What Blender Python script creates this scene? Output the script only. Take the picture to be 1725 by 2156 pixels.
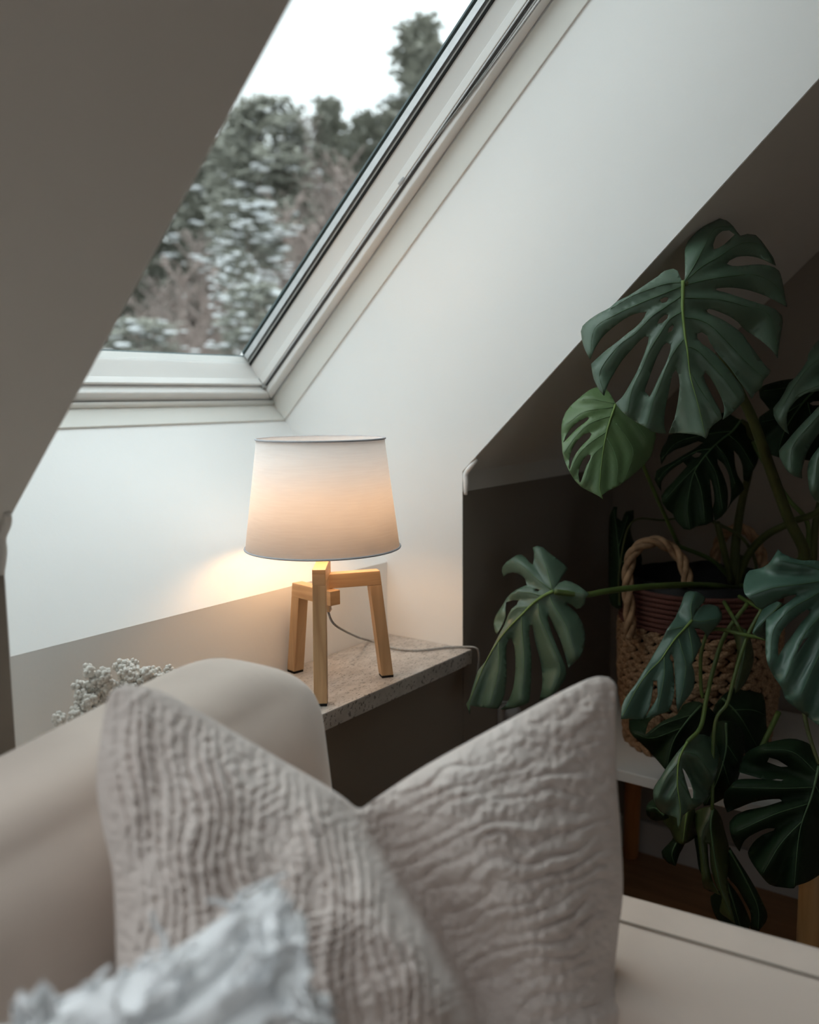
import bpy, bmesh, math, random
import numpy as np
from mathutils import Vector, Matrix, noise
from mathutils.geometry import delaunay_2d_cdt

for o in list(bpy.data.objects):
    bpy.data.objects.remove(o)
S = bpy.context.scene
COL = S.collection
rnd = random.Random(7)

# ------------------------------------------------------------------ camera
FPX, YAW, PITCH, ROLL = 1888.92, .9427, -.1268, -.0092
CAM = Vector((-1.4188, -.9062, .4778))
fwd = Vector((math.sin(YAW) * math.cos(PITCH), math.cos(YAW) * math.cos(PITCH), math.sin(PITCH)))
rt = Vector((math.cos(YAW), -math.sin(YAW), 0))
up = rt.cross(fwd)
RT = math.cos(ROLL) * rt + math.sin(ROLL) * up
UP = -math.sin(ROLL) * rt + math.cos(ROLL) * up
cd = bpy.data.cameras.new('camera')
cam = bpy.data.objects.new('camera', cd)
COL.objects.link(cam)
mw = Matrix((RT, UP, -fwd)).transposed().to_4x4()
mw.translation = CAM
cam.matrix_world = mw
cd.sensor_fit = 'HORIZONTAL'
cd.sensor_width = 36
cd.lens = FPX / 1725 * 36
cd.clip_start = .02
cd.clip_end = 400
cd.dof.use_dof = True
cd.dof.focus_distance = 1.38
cd.dof.aperture_fstop = 3.6
S.camera = cam

# ------------------------------------------------------------------ world: even overcast winter sky (standard overcast luminance law)
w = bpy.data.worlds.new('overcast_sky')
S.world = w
w.use_nodes = True
nt = w.node_tree
bg = nt.nodes['Background']
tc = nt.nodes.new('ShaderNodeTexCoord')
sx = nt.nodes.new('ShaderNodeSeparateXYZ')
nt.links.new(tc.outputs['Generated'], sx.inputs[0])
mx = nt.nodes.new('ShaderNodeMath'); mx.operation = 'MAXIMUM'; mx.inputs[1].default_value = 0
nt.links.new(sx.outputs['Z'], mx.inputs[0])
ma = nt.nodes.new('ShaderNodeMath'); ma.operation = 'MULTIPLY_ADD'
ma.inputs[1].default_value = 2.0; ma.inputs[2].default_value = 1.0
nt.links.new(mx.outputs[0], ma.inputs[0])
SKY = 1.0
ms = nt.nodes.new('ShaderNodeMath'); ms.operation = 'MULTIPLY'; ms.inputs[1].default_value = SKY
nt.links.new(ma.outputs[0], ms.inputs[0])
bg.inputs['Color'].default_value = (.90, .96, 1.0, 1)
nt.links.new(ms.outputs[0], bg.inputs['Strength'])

S.view_settings.view_transform = 'Standard'
S.view_settings.look = 'None'
S.view_settings.exposure = 0.0
S.view_settings.gamma = 1.0
S.view_settings.use_curve_mapping = False
try:
    S.cycles.max_bounces = 7
    S.cycles.diffuse_bounces = 5
    S.cycles.glossy_bounces = 3
    S.cycles.transmission_bounces = 4
    S.cycles.transparent_max_bounces = 12
    S.cycles.use_adaptive_sampling = True
    S.cycles.adaptive_threshold = .08
    S.cycles.adaptive_min_samples = 16
    S.cycles.use_denoising = True
    S.cycles.sample_clamp_indirect = 6
except Exception:
    pass

# roof section: s runs up the roof slope, n runs outwards through the roof
AL, H, W, D, G = .7707, .339, .909, .1815, .705
ca, sa = math.cos(AL), math.sin(AL)
FLOOR = -.69
S_BOT, S_TOP = -.263, 1.12
N_FR = .438
XL, YB, ZC = -3.6, -3.4, 1.72

def RF(x, s, n):
    return Vector((x, -ca * s + sa * n, H + sa * s + ca * n))

def portal(name, center, normal, upv, sx_, sy_):
    l = bpy.data.lights.new(name, 'AREA')
    l.shape = 'RECTANGLE'; l.size = sx_; l.size_y = sy_
    l.cycles.is_portal = True
    o = bpy.data.objects.new(name, l)
    COL.objects.link(o)
    z = -Vector(normal).normalized(); y = Vector(upv).normalized(); x = y.cross(z)
    m = Matrix((x, y, z)).transposed().to_4x4(); m.translation = Vector(center)
    o.matrix_world = m
portal('window_portal', RF(-W / 2, (S_BOT + S_TOP) / 2, .56), (0, -sa, -ca), (0, -ca, sa), W, S_TOP - S_BOT)
X2A, X2B, S2A, S2B = -2.35, -1.17, .03, 1.25       # added roof window out of view on the left, for fill light
X3A, X3B, Z3A, Z3B = -3.2, -1.9, -.25, 1.3          # added wide window behind the viewer, for fill light
portal('fill_portal_back', ((X3A + X3B) / 2, YB - .08, (Z3A + Z3B) / 2), (0, 1, 0), (0, 0, 1), X3B - X3A, Z3B - Z3A)
portal('fill_portal_roof', RF((X2A + X2B) / 2, (S2A + S2B) / 2, .26), (0, -sa, -ca), (0, -ca, sa), X2B - X2A, S2B - S2A)

# ------------------------------------------------------------------ helpers
def ray(px, py):
    return RT * ((px - 862.5) / FPX) + UP * (-(py - 1078) / FPX) + fwd

def at(px, py, d):
    return CAM + ray(px, py) * d

def onZ(px, py, z):
    r = ray(px, py); return CAM + r * ((z - CAM.z) / r.z)

def onY(px, py, y):
    r = ray(px, py); return CAM + r * ((y - CAM.y) / r.y)

def link(name, me, m=None, parent=None, smooth=False):
    o = bpy.data.objects.new(name, me)
    COL.objects.link(o)
    if m is not None and not me.materials:
        me.materials.append(m)
    if parent is not None:
        o.parent = parent
    if smooth:
        me.polygons.foreach_set('use_smooth', [True] * len(me.polygons))
    return o

def pyd(name, v, f, m=None, parent=None, smooth=False):
    me = bpy.data.meshes.new(name)
    me.from_pydata([tuple(q) for q in v], [], f)
    me.validate(); me.update()
    bm = bmesh.new(); bm.from_mesh(me)
    bmesh.ops.recalc_face_normals(bm, faces=bm.faces)
    bm.to_mesh(me); bm.free()
    return link(name, me, m, parent, smooth)

def bmo(name, bm, m=None, parent=None, smooth=False):
    bmesh.ops.recalc_face_normals(bm, faces=bm.faces)
    me = bpy.data.meshes.new(name)
    bm.to_mesh(me); bm.free()
    return link(name, me, m, parent, smooth)

def hexa(bm, c):
    v = [bm.verts.new(q) for q in c]
    for f in ((0, 1, 2, 3), (4, 5, 6, 7), (0, 1, 5, 4), (1, 2, 6, 5), (2, 3, 7, 6), (3, 0, 4, 7)):
        bm.faces.new([v[i] for i in f])
    return v

def box(bm, x0, x1, y0, y1, z0, z1):
    return hexa(bm, [(x0, y0, z0), (x1, y0, z0), (x1, y1, z0), (x0, y1, z0),
                     (x0, y0, z1), (x1, y0, z1), (x1, y1, z1), (x0, y1, z1)])

def rbox(bm, x0, x1, s0, s1, n0, n1):
    return hexa(bm, [RF(x0, s0, n0), RF(x1, s0, n0), RF(x1, s1, n0), RF(x0, s1, n0),
                     RF(x0, s0, n1), RF(x1, s0, n1), RF(x1, s1, n1), RF(x0, s1, n1)])

def bevel(bm, w_, seg=2):
    bmesh.ops.bevel(bm, geom=list(bm.edges), offset=w_, segments=seg, profile=.6, affect='EDGES')

def catmull(P, n=6):
    P = [Vector(p) for p in P]
    if len(P) < 3:
        return [P[0].lerp(P[-1], i / n) for i in range(n + 1)]
    Q = [2 * P[0] - P[1]] + P + [2 * P[-1] - P[-2]]
    out = []
    for i in range(1, len(Q) - 2):
        a, b, c, d = Q[i - 1:i + 3]
        for k in range(n):
            t = k / n
            out.append(.5 * ((2 * b) + (c - a) * t + (2 * a - 5 * b + 4 * c - d) * t * t + (3 * b - a - 3 * c + d) * t ** 3))
    out.append(P[-1])
    return out

def tube(bm, pts, rad, seg=8, cap=True):
    n = len(pts)
    rr = rad if callable(rad) else (lambda t: rad)
    prev = None; rings = []
    t0 = (pts[1] - pts[0]).normalized()
    nrm = t0.orthogonal().normalized()
    for i, p in enumerate(pts):
        t = (pts[min(i + 1, n - 1)] - pts[max(i - 1, 0)])
        if t.length < 1e-9: t = t0
        t = t.normalized()
        nrm = (nrm - t * nrm.dot(t)).normalized()
        b = t.cross(nrm)
        r = rr(i / (n - 1))
        rings.append([bm.verts.new(p + (nrm * math.cos(a) + b * math.sin(a)) * r) for a in [k * math.tau / seg for k in range(seg)]])
    for a, b in zip(rings, rings[1:]):
        for k in range(seg):
            bm.faces.new((a[k], a[(k + 1) % seg], b[(k + 1) % seg], b[k]))
    if cap:
        bm.faces.new(rings[0]); bm.faces.new(rings[-1])

def lathe(bm, prof, c, seg=48, close=False):
    rings = [[bm.verts.new((c[0] + r * math.cos(k * math.tau / seg), c[1] + r * math.sin(k * math.tau / seg), c[2] + z)) for k in range(seg)] for r, z in prof]
    pr = list(zip(rings, rings[1:]))
    if close: pr.append((rings[-1], rings[0]))
    for a, b in pr:
        for k in range(seg):
            bm.faces.new((a[k], a[(k + 1) % seg], b[(k + 1) % seg], b[k]))
    return rings

def thing(name, label, cat, loc=(0, 0, 0), group=None):
    o = bpy.data.objects.new(name, None)
    COL.objects.link(o)
    o.location = loc; o.empty_display_size = .05
    return tag(o, label, cat, group)

def tag(o, label, cat, group=None):
    o['label'] = label; o['category'] = cat
    if group: o['group'] = group
    return o

def struct(o):
    o['kind'] = 'structure'; return o

def adopt(root, *parts):
    """parent parts whose meshes are in world coordinates to a root that sits at its own location"""
    for p in parts:
        p.parent = root
        p.matrix_parent_inverse = Matrix.Translation(root.location).inverted()

# ------------------------------------------------------------------ materials
def mat(name, col, rough=.6, spec=.3, var=0, vscale=8, bump=0, bscale=60, sheen=0, metal=0, stretch=None, col2=None, detail=4, bdist=.002):
    m = bpy.data.materials.new(name); m.use_nodes = True
    n = m.node_tree; b = n.nodes['Principled BSDF']
    b.inputs['Base Color'].default_value = (*col, 1)
    b.inputs['Roughness'].default_value = rough
    b.inputs['Specular IOR Level'].default_value = spec
    b.inputs['Metallic'].default_value = metal
    if sheen:
        b.inputs['Sheen Weight'].default_value = sheen
        b.inputs['Sheen Roughness'].default_value = .5
    t = n.nodes.new('ShaderNodeTexCoord'); mp = n.nodes.new('ShaderNodeMapping')
    n.links.new(t.outputs['Object'], mp.inputs[0])
    if stretch: mp.inputs['Scale'].default_value = stretch
    if var or col2:
        nz = n.nodes.new('ShaderNodeTexNoise'); nz.inputs['Scale'].default_value = vscale; nz.inputs['Detail'].default_value = detail
        n.links.new(mp.outputs[0], nz.inputs['Vector'])
        cr = n.nodes.new('ShaderNodeValToRGB')
        c2 = col2 or tuple(c * (1 - var) for c in col)
        cr.color_ramp.elements[0].position = .35; cr.color_ramp.elements[1].position = .65
        cr.color_ramp.elements[0].color = (*c2, 1); cr.color_ramp.elements[1].color = (*col, 1)
        n.links.new(nz.outputs['Fac'], cr.inputs[0]); n.links.new(cr.outputs[0], b.inputs['Base Color'])
    if bump:
        bz = n.nodes.new('ShaderNodeTexNoise'); bz.inputs['Scale'].default_value = bscale; bz.inputs['Detail'].default_value = 5
        n.links.new(mp.outputs[0], bz.inputs['Vector'])
        bn = n.nodes.new('ShaderNodeBump'); bn.inputs['Strength'].default_value = bump; bn.inputs['Distance'].default_value = bdist
        n.links.new(bz.outputs['Fac'], bn.inputs['Height']); n.links.new(bn.outputs[0], b.inputs['Normal'])
    return m

M_reveal = mat('white_plaster', (.87, .87, .86), .55, .25, .03, 3, .12, 90)
M_ceil = mat('ceiling_paint', (.69, .665, .62), .8, .1, .04, 2, .08, 120)
M_wall = mat('dark_greige_paint', (.25, .215, .18), .75, .1, .05, 3, .1, 110)
M_back = mat('room_paint', (.70, .68, .65), .8, .1, .04, 2)
M_frame = mat('white_lacquer', (.80, .79, .77), .35, .4, .03, 6, .05, 40)
M_line = mat('lining_white', (.74, .73, .69), .45, .3, .03, 5)
M_alu = mat('brushed_aluminium', (.55, .55, .55), .35, .5, .1, 30, 0, metal=.8, stretch=(40, 2, 2))
M_aludark = mat('dark_slot', (.09, .09, .09), .6, .2)
M_black = mat('black_rubber', (.012, .012, .012), .55, .3)
M_seal = mat('grey_green_seal', (.10, .13, .135), .5, .3)
M_cordg = mat('grey_cord', (.42, .42, .41), .7, .2, .3, 400)
M_base = mat('baseboard_paint', (.42, .40, .38), .5, .3, .05, 5)
M_table = mat('white_table_paint', (.72, .70, .67), .4, .4, .03, 5)
M_velvet = mat('beige_velvet', (.72, .605, .525), .8, .15, .10, 7, .25, 35, sheen=.4)
M_white_fab = mat('white_cotton', (.90, .91, .92), .85, .1, .05, 30, .3, 300)
M_coral = mat('dried_white_floret', (.80, .77, .72), .85, .1, .12, 60, .5, 500)
M_rope = mat('seagrass_tan', (.40, .255, .15), .8, .15, 0, 40, .6, 250, col2=(.20, .115, .065))
M_maroon = mat('maroon_seagrass', (.14, .058, .046), .8, .15, .4, 80, .5, 250)
M_liner = mat('black_liner', (.012, .012, .013), .6, .2, .3, 30, .6, 30)
M_soil = mat('potting_soil', (.02, .014, .01), .95, .1, .5, 60, .8, 120)
M_petiole = mat('petiole_green', (.085, .13, .03), .45, .4, .3, 20)
M_stem = mat('old_stem', (.07, .08, .025), .55, .3, .3, 30)
M_midrib = mat('midrib_pale', (.15, .23, .06), .45, .3, .1, 30)
M_vein = mat('vein_green', (.055, .105, .045), .45, .3, .1, 30)
M_veinp = mat('vein_pale_green', (.12, .20, .09), .45, .3, .1, 30)
M_snow = mat('snow', (.86, .88, .90), .8, .2, .05, 3)
M_shadetrim = mat('shade_binding', (.50, .50, .53), .7, .2, .05, 50)

def wood(name, c1, c2, scale, stretch, rough=.45):
    m = bpy.data.materials.new(name); m.use_nodes = True
    n = m.node_tree; b = n.nodes['Principled BSDF']
    t = n.nodes.new('ShaderNodeTexCoord'); mp = n.nodes.new('ShaderNodeMapping'); mp.inputs['Scale'].default_value = stretch
    n.links.new(t.outputs['Object'], mp.inputs[0])
    nz = n.nodes.new('ShaderNodeTexNoise'); nz.inputs['Scale'].default_value = scale; nz.inputs['Detail'].default_value = 6
    nz.inputs['Distortion'].default_value = .8
    n.links.new(mp.outputs[0], nz.inputs['Vector'])
    cr = n.nodes.new('ShaderNodeValToRGB')
    cr.color_ramp.elements[0].position = .3; cr.color_ramp.elements[1].position = .68
    cr.color_ramp.elements[0].color = (*c2, 1); cr.color_ramp.elements[1].color = (*c1, 1)
    n.links.new(nz.outputs['Fac'], cr.inputs[0]); n.links.new(cr.outputs[0], b.inputs['Base Color'])
    b.inputs['Roughness'].default_value = rough; b.inputs['Specular IOR Level'].default_value = .35
    bn = n.nodes.new('ShaderNodeBump'); bn.inputs['Strength'].default_value = .15; bn.inputs['Distance'].default_value = .001
    n.links.new(nz.outputs['Fac'], bn.inputs['Height']); n.links.new(bn.outputs[0], b.inputs['Normal'])
    return m
M_oakv = wood('oak_upright_grain', (.66, .43, .235), (.46, .275, .135), 60, (1, 1, .07))
M_oakh = wood('oak_level_grain', (.66, .43, .235), (.46, .275, .135), 60, (.08, .08, 1))
M_legred = wood('orange_pine_leg', (.50, .22, .075), (.36, .145, .045), 40, (1, 1, .1))
M_legoak = wood('pale_oak_leg', (.50, .30, .13), (.36, .20, .08), 40, (1, 1, .1))
M_floor = wood('brown_floorboard', (.36, .195, .095), (.25, .13, .06), 12, (3, .35, 3), .55)

# speckled stone of the sill
M_stone = bpy.data.materials.new('speckled_stone'); M_stone.use_nodes = True
n = M_stone.node_tree; b = n.nodes['Principled BSDF']; b.inputs['Roughness'].default_value = .5
t = n.nodes.new('ShaderNodeTexCoord')
mp = n.nodes.new('ShaderNodeMapping'); mp.inputs['Scale'].default_value = (1, 2.2, 1); n.links.new(t.outputs['Object'], mp.inputs[0])
n1 = n.nodes.new('ShaderNodeTexNoise'); n1.inputs['Scale'].default_value = 160; n1.inputs['Detail'].default_value = 3
n2 = n.nodes.new('ShaderNodeTexNoise'); n2.inputs['Scale'].default_value = 26; n2.inputs['Detail'].default_value = 6
n3 = n.nodes.new('ShaderNodeTexVoronoi'); n3.inputs['Scale'].default_value = 95
for q in (n1, n2, n3): n.links.new(mp.outputs[0], q.inputs['Vector'])
r1 = n.nodes.new('ShaderNodeValToRGB'); r1.color_ramp.elements[0].position = .33; r1.color_ramp.elements[1].position = .43
r1.color_ramp.elements[0].color = (.20, .18, .16, 1); r1.color_ramp.elements[1].color = (.50, .47, .44, 1)
r2 = n.nodes.new('ShaderNodeValToRGB'); r2.color_ramp.elements[0].position = .3; r2.color_ramp.elements[1].position = .7
r2.color_ramp.elements[0].color = (.78, .75, .72, 1); r2.color_ramp.elements[1].color = (1.12, 1.1, 1.08, 1)
r3 = n.nodes.new('ShaderNodeValToRGB'); r3.color_ramp.elements[0].position = .06; r3.color_ramp.elements[1].position = .13
r3.color_ramp.elements[0].color = (.45, .42, .4, 1); r3.color_ramp.elements[1].color = (1, 1, 1, 1)
n.links.new(n1.outputs['Fac'], r1.inputs[0]); n.links.new(n2.outputs['Fac'], r2.inputs[0]); n.links.new(n3.outputs['Distance'], r3.inputs[0])
x1 = n.nodes.new('ShaderNodeMix'); x1.data_type = 'RGBA'; x1.blend_type = 'MULTIPLY'; x1.inputs[0].default_value = 1
x2 = n.nodes.new('ShaderNodeMix'); x2.data_type = 'RGBA'; x2.blend_type = 'MULTIPLY'; x2.inputs[0].default_value = 1
n.links.new(r1.outputs[0], x1.inputs[6]); n.links.new(r2.outputs[0], x1.inputs[7])
n.links.new(x1.outputs[2], x2.inputs[6]); n.links.new(r3.outputs[0], x2.inputs[7])
n.links.new(x2.outputs[2], b.inputs['Base Color'])

# window glass: light passes straight through, with a faint reflection
M_glass = bpy.data.materials.new('window_glass'); M_glass.use_nodes = True
n = M_glass.node_tree; n.nodes.remove(n.nodes['Principled BSDF'])
tr = n.nodes.new('ShaderNodeBsdfTransparent'); tr.inputs[0].default_value = (.97, .985, .98, 1)
gl = n.nodes.new('ShaderNodeBsdfGlossy'); gl.inputs['Roughness'].default_value = .02
fr = n.nodes.new('ShaderNodeFresnel'); fr.inputs[0].default_value = 1.04
mi = n.nodes.new('ShaderNodeMixShader')
n.links.new(fr.outputs[0], mi.inputs[0]); n.links.new(tr.outputs[0], mi.inputs[1]); n.links.new(gl.outputs[0], mi.inputs[2])
n.links.new(mi.outputs[0], n.nodes['Material Output'].inputs[0])

# lamp shade cloth
M_shade = bpy.data.materials.new('shade_cloth'); M_shade.use_nodes = True
n = M_shade.node_tree; n.nodes.remove(n.nodes['Principled BSDF'])
t = n.nodes.new('ShaderNodeTexCoord'); mp = n.nodes.new('ShaderNodeMapping'); mp.inputs['Scale'].default_value = (25, 25, 420)
n.links.new(t.outputs['Object'], mp.inputs[0])
nz = n.nodes.new('ShaderNodeTexNoise'); nz.inputs['Scale'].default_value = 1; nz.inputs['Detail'].default_value = 4
n.links.new(mp.outputs[0], nz.inputs['Vector'])
cr = n.nodes.new('ShaderNodeValToRGB'); cr.color_ramp.elements[0].position = .3; cr.color_ramp.elements[1].position = .7
cr.color_ramp.elements[0].color = (.90, .88, .87, 1); cr.color_ramp.elements[1].color = (.94, .925, .915, 1)
n.links.new(nz.outputs['Fac'], cr.inputs[0])
df = n.nodes.new('ShaderNodeBsdfDiffuse'); tl = n.nodes.new('ShaderNodeBsdfTranslucent')
n.links.new(cr.outputs[0], df.inputs[0]); n.links.new(cr.outputs[0], tl.inputs[0])
mi = n.nodes.new('ShaderNodeMixShader'); mi.inputs[0].default_value = .38
n.links.new(df.outputs[0], mi.inputs[1]); n.links.new(tl.outputs[0], mi.inputs[2])
n.links.new(mi.outputs[0], n.nodes['Material Output'].inputs[0])

M_bulb = bpy.data.materials.new('lit_bulb'); M_bulb.use_nodes = True
b = M_bulb.node_tree.nodes['Principled BSDF']
b.inputs['Base Color'].default_value = (1, .9, .75, 1)
b.inputs['Emission Color'].default_value = (1, .58, .28, 1)
BULB = 36
b.inputs['Emission Strength'].default_value = BULB

# crinkled muslin: fine weave on top of the modelled creases
M_muslin = bpy.data.materials.new('crinkled_muslin'); M_muslin.use_nodes = True
n = M_muslin.node_tree; b = n.nodes['Principled BSDF']
b.inputs['Roughness'].default_value = .9; b.inputs['Specular IOR Level'].default_value = .1
b.inputs['Sheen Weight'].default_value = .25
t = n.nodes.new('ShaderNodeTexCoord')
nz = n.nodes.new('ShaderNodeTexNoise'); nz.inputs['Scale'].default_value = 14; nz.inputs['Detail'].default_value = 5
n.links.new(t.outputs['Object'], nz.inputs['Vector'])
cr = n.nodes.new('ShaderNodeValToRGB'); cr.color_ramp.elements[0].position = .3; cr.color_ramp.elements[1].position = .7
cr.color_ramp.elements[0].color = (.66, .575, .53, 1); cr.color_ramp.elements[1].color = (.79, .71, .665, 1)
n.links.new(nz.outputs['Fac'], cr.inputs[0]); n.links.new(cr.outputs[0], b.inputs['Base Color'])
hs = []
for scl in ((520, 60, 1), (60, 520, 1)):
    mp = n.nodes.new('ShaderNodeMapping'); mp.inputs['Scale'].default_value = scl
    n.links.new(t.outputs['UV'], mp.inputs[0])
    q = n.nodes.new('ShaderNodeTexNoise'); q.inputs['Scale'].default_value = .35; q.inputs['Detail'].default_value = 2
    n.links.new(mp.outputs[0], q.inputs['Vector']); hs.append(q)
ad = n.nodes.new('ShaderNodeMath'); n.links.new(hs[0].outputs['Fac'], ad.inputs[0]); n.links.new(hs[1].outputs['Fac'], ad.inputs[1])
bn = n.nodes.new('ShaderNodeBump'); bn.inputs['Strength'].default_value = .35; bn.inputs['Distance'].default_value = .0015
n.links.new(ad.outputs[0], bn.inputs['Height']); n.links.new(bn.outputs[0], b.inputs['Normal'])

def leafmat(name, c1, c2, rough=.33, spec=.5):
    m = mat(name, c1, rough, spec, 0, 9, .12, 70, col2=c2)
    return m
M_leaf = leafmat('monstera_green', (.088, .138, .094), (.058, .104, .066), .4)
M_leafy = leafmat('monstera_young_green', (.112, .185, .072), (.082, .142, .058), .42)
M_leafd = leafmat('monstera_shaded_green', (.014, .028, .012), (.008, .018, .008), .55, .12)  # darker copy of the leaf green, with the shade put into its colour
M_leafo = leafmat('monstera_olive', (.040, .055, .014), (.026, .040, .010), .45)
M_leafb = leafmat('monstera_blue_green', (.068, .130, .095), (.046, .098, .070), .38)

# ------------------------------------------------------------------ room shell
T = .06
bm = bmesh.new(); box(bm, XL - .1, G + .1, YB - .1, .2, FLOOR - .08, FLOOR)
struct(bmo('floor', bm, M_floor))

s_flat = (ZC - H) / sa
bm = bmesh.new()
rbox(bm, .0015, G + .05, -.012, s_flat + .05, 0, T)                       # right of the window
rbox(bm, X2B, -W - .0015, -.012, s_flat + .05, 0, T)                             # left of the window
rbox(bm, XL - .05, X2A, -.012, s_flat + .05, 0, T)
rbox(bm, X2A, X2B, -.012, S2A, 0, T)
rbox(bm, X2A, X2B, S2B, s_flat + .05, 0, T)
rbox(bm, -W, 0, S_TOP, s_flat + .05, 0, T)                 # above it
box(bm, .0015, G + .05, 0, .012, H - .038, H)                      # paint carries down onto the knee wall
box(bm, XL - .05, -W - .0015, 0, .012, H - .038, H)
yflat = -ca * s_flat
box(bm, XL - .05, G + .05, YB - .05, yflat + .01, ZC, ZC + T)
struct(bmo('ceiling', bm, M_ceil))

bm = bmesh.new()
box(bm, .0015, G + .05, 0, .012, FLOOR, H - .038)
box(bm, XL - .05, -W - .0015, 0, .012, FLOOR, H - .038)
box(bm, -W, 0, 0, T, FLOOR, -.03)
struct(bmo('wall_front', bm, M_wall))
bm = bmesh.new(); box(bm, G, G + .06, YB, T, FLOOR, ZC + .02)
struct(bmo('wall_right', bm, M_wall))
bm = bmesh.new()
for x0, x1, z0, z1 in ((XL - .05, X3A, FLOOR, ZC + .02), (X3B, G + .05, FLOOR, ZC + .02), (X3A, X3B, FLOOR, Z3A), (X3A, X3B, Z3B, ZC + .02)):
    box(bm, x0, x1, YB - .06, YB, z0, z1)
struct(bmo('wall_back', bm, M_back))
bm = bmesh.new(); box(bm, XL - .1, XL, YB, T, FLOOR, ZC)
struct(bmo('wall_left', bm, M_back))

# reveals of the roof window
def prism_x(bm, yz, x0, x1):
    a = [bm.verts.new((x0, y, z)) for y, z in yz]; c = [bm.verts.new((x1, y, z)) for y, z in yz]
    bm.faces.new(a); bm.faces.new(c)
    for i in range(len(yz)):
        j = (i + 1) % len(yz); bm.faces.new((a[i], a[j], c[j], c[i]))
FY, FZ = D, RF(0, S_BOT, 0).z          # the fold between the upright and the leaning part of the wall
fold_n = (D - (-ca * S_BOT)) / sa
FZ = RF(0, S_BOT, fold_n).z
def yz(s, n_): p = RF(0, s, n_); return (p.y, p.z)
sec = [(.0008, -.03), (.25, -.03), (.25, .1), yz(S_BOT - .06, N_FR + .14), yz(S_TOP + .05, N_FR + .14), yz(S_TOP + .05, .0008), yz(0, .0008)]
for nm, x0, x1 in (('wall_reveal_right', 0, .055), ('wall_reveal_left', -W - .055, -W)):
    bm = bmesh.new(); prism_x(bm, sec, x0, x1); struct(bmo(nm, bm, M_reveal))
bm = bmesh.new()
prism_x(bm, [(D, -.03), (D, FZ), yz(S_BOT, N_FR + .14), yz(S_BOT - .06, N_FR + .14), (D + .06, FZ - .03), (D + .06, -.03)], -W, 0)
struct(bmo('wall_reveal_bottom', bm, M_reveal))
bm = bmesh.new(); rbox(bm, -W, 0, S_TOP, S_TOP + .05, 0, N_FR + .14)
struct(bmo('wall_reveal_top', bm, M_reveal))

# small broken plaster beads where slope, knee wall and reveal meet
for i, (x, sg) in enumerate(((.005, 1), (-W - .004, -1))):
    bm = bmesh.new()
    pts = [RF(x + .004 * sg, .036, -.001), RF(x, .02, -.003), Vector((x, -.004, H - .004)), Vector((x, -.004, H - .02)), Vector((x + .002 * sg, -.002, H - .044))]
    tube(bm, catmull(pts, 5), lambda q: .0055 * (1 - .35 * abs(2 * q - 1) ** 3), 10)
    struct(bmo('trim_%d' % (i + 1), bm, M_reveal if i == 0 else M_ceil, smooth=True))

# baseboards
bm = bmesh.new(); box(bm, G - .014, G, YB, 0, FLOOR, FLOOR + .085); bevel(bm, .003)
struct(bmo('baseboard_right', bm, M_base))
bm = bmesh.new(); box(bm, XL, G - .014, -.014, 0, FLOOR, FLOOR + .085); bevel(bm, .003)
struct(bmo('baseboard_front', bm, M_base))

# stone sill
bm = bmesh.new(); box(bm, -W, -.0005, -.0215, D - .0005, -.029, 0); bevel(bm, .002, 2)
sill = bmo('window_sill', bm, M_stone)
tag(sill, 'grey speckled stone windowsill under the roof window', 'windowsill')
# ------------------------------------------------------------------ roof window
win = struct(thing('window_1', 'white framed roof window with aluminium blind rail', 'window', RF(-W / 2, S_BOT, N_FR)))
del win['category']
parts = []
def wpart(nm, bm, m, bv=0, smooth=False):
    if bv: bevel(bm, bv, 2)
    o = bmo(nm, bm, m, smooth=smooth); parts.append(o); return o
# lining boards, slightly proud of the plaster
L0 = .383
bm = bmesh.new(); rbox(bm, -.004, .004, S_BOT + .004, S_TOP, L0, N_FR); wpart('lining_board', bm, M_line, .0015)
bm = bmesh.new(); rbox(bm, -W - .004, -W + .004, S_BOT + .004, S_TOP, L0, N_FR); wpart('lining_board', bm, M_line, .0015)
bm = bmesh.new(); rbox(bm, -W, 0, S_BOT - .004, S_BOT + .004, L0, N_FR); wpart('lining_board', bm, M_line, .0015)
bm = bmesh.new(); tube(bm, [RF(-W + .004, S_BOT + .007, N_FR - .007), RF(-.004, S_BOT + .007, N_FR - .007)], .0055, 12); wpart('bead_moulding', bm, M_line, smooth=True)
# casing: four members, room face 30 mm wide with a step behind it
E1 = .03
g = .0035                                                           # shadow gap to the lining
def member(side, e0, e1, n0, n1, e1b=None):
    """one frame member; e is measured inwards from the reveal, e1b is its inner width at the far (glass) side"""
    e1b = e1 if e1b is None else e1b
    bm = bmesh.new()
    def P(e, n_, sgn):
        if side == 'R': return RF(-e, S_BOT + e if sgn < 0 else S_TOP - e, n_)
        if side == 'L': return RF(-W + e, S_BOT + e if sgn < 0 else S_TOP - e, n_)
        if side == 'B': return RF(-W + e if sgn < 0 else -e, S_BOT + e, n_)
        return RF(-W + e if sgn < 0 else -e, S_TOP - e, n_)
    hexa(bm, [P(e0, n0, -1), P(e1, n0, -1), P(e1, n0, 1), P(e0, n0, 1), P(e0, n1, -1), P(e1b, n1, -1), P(e1b, n1, 1), P(e0, n1, 1)])
    return bm
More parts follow.
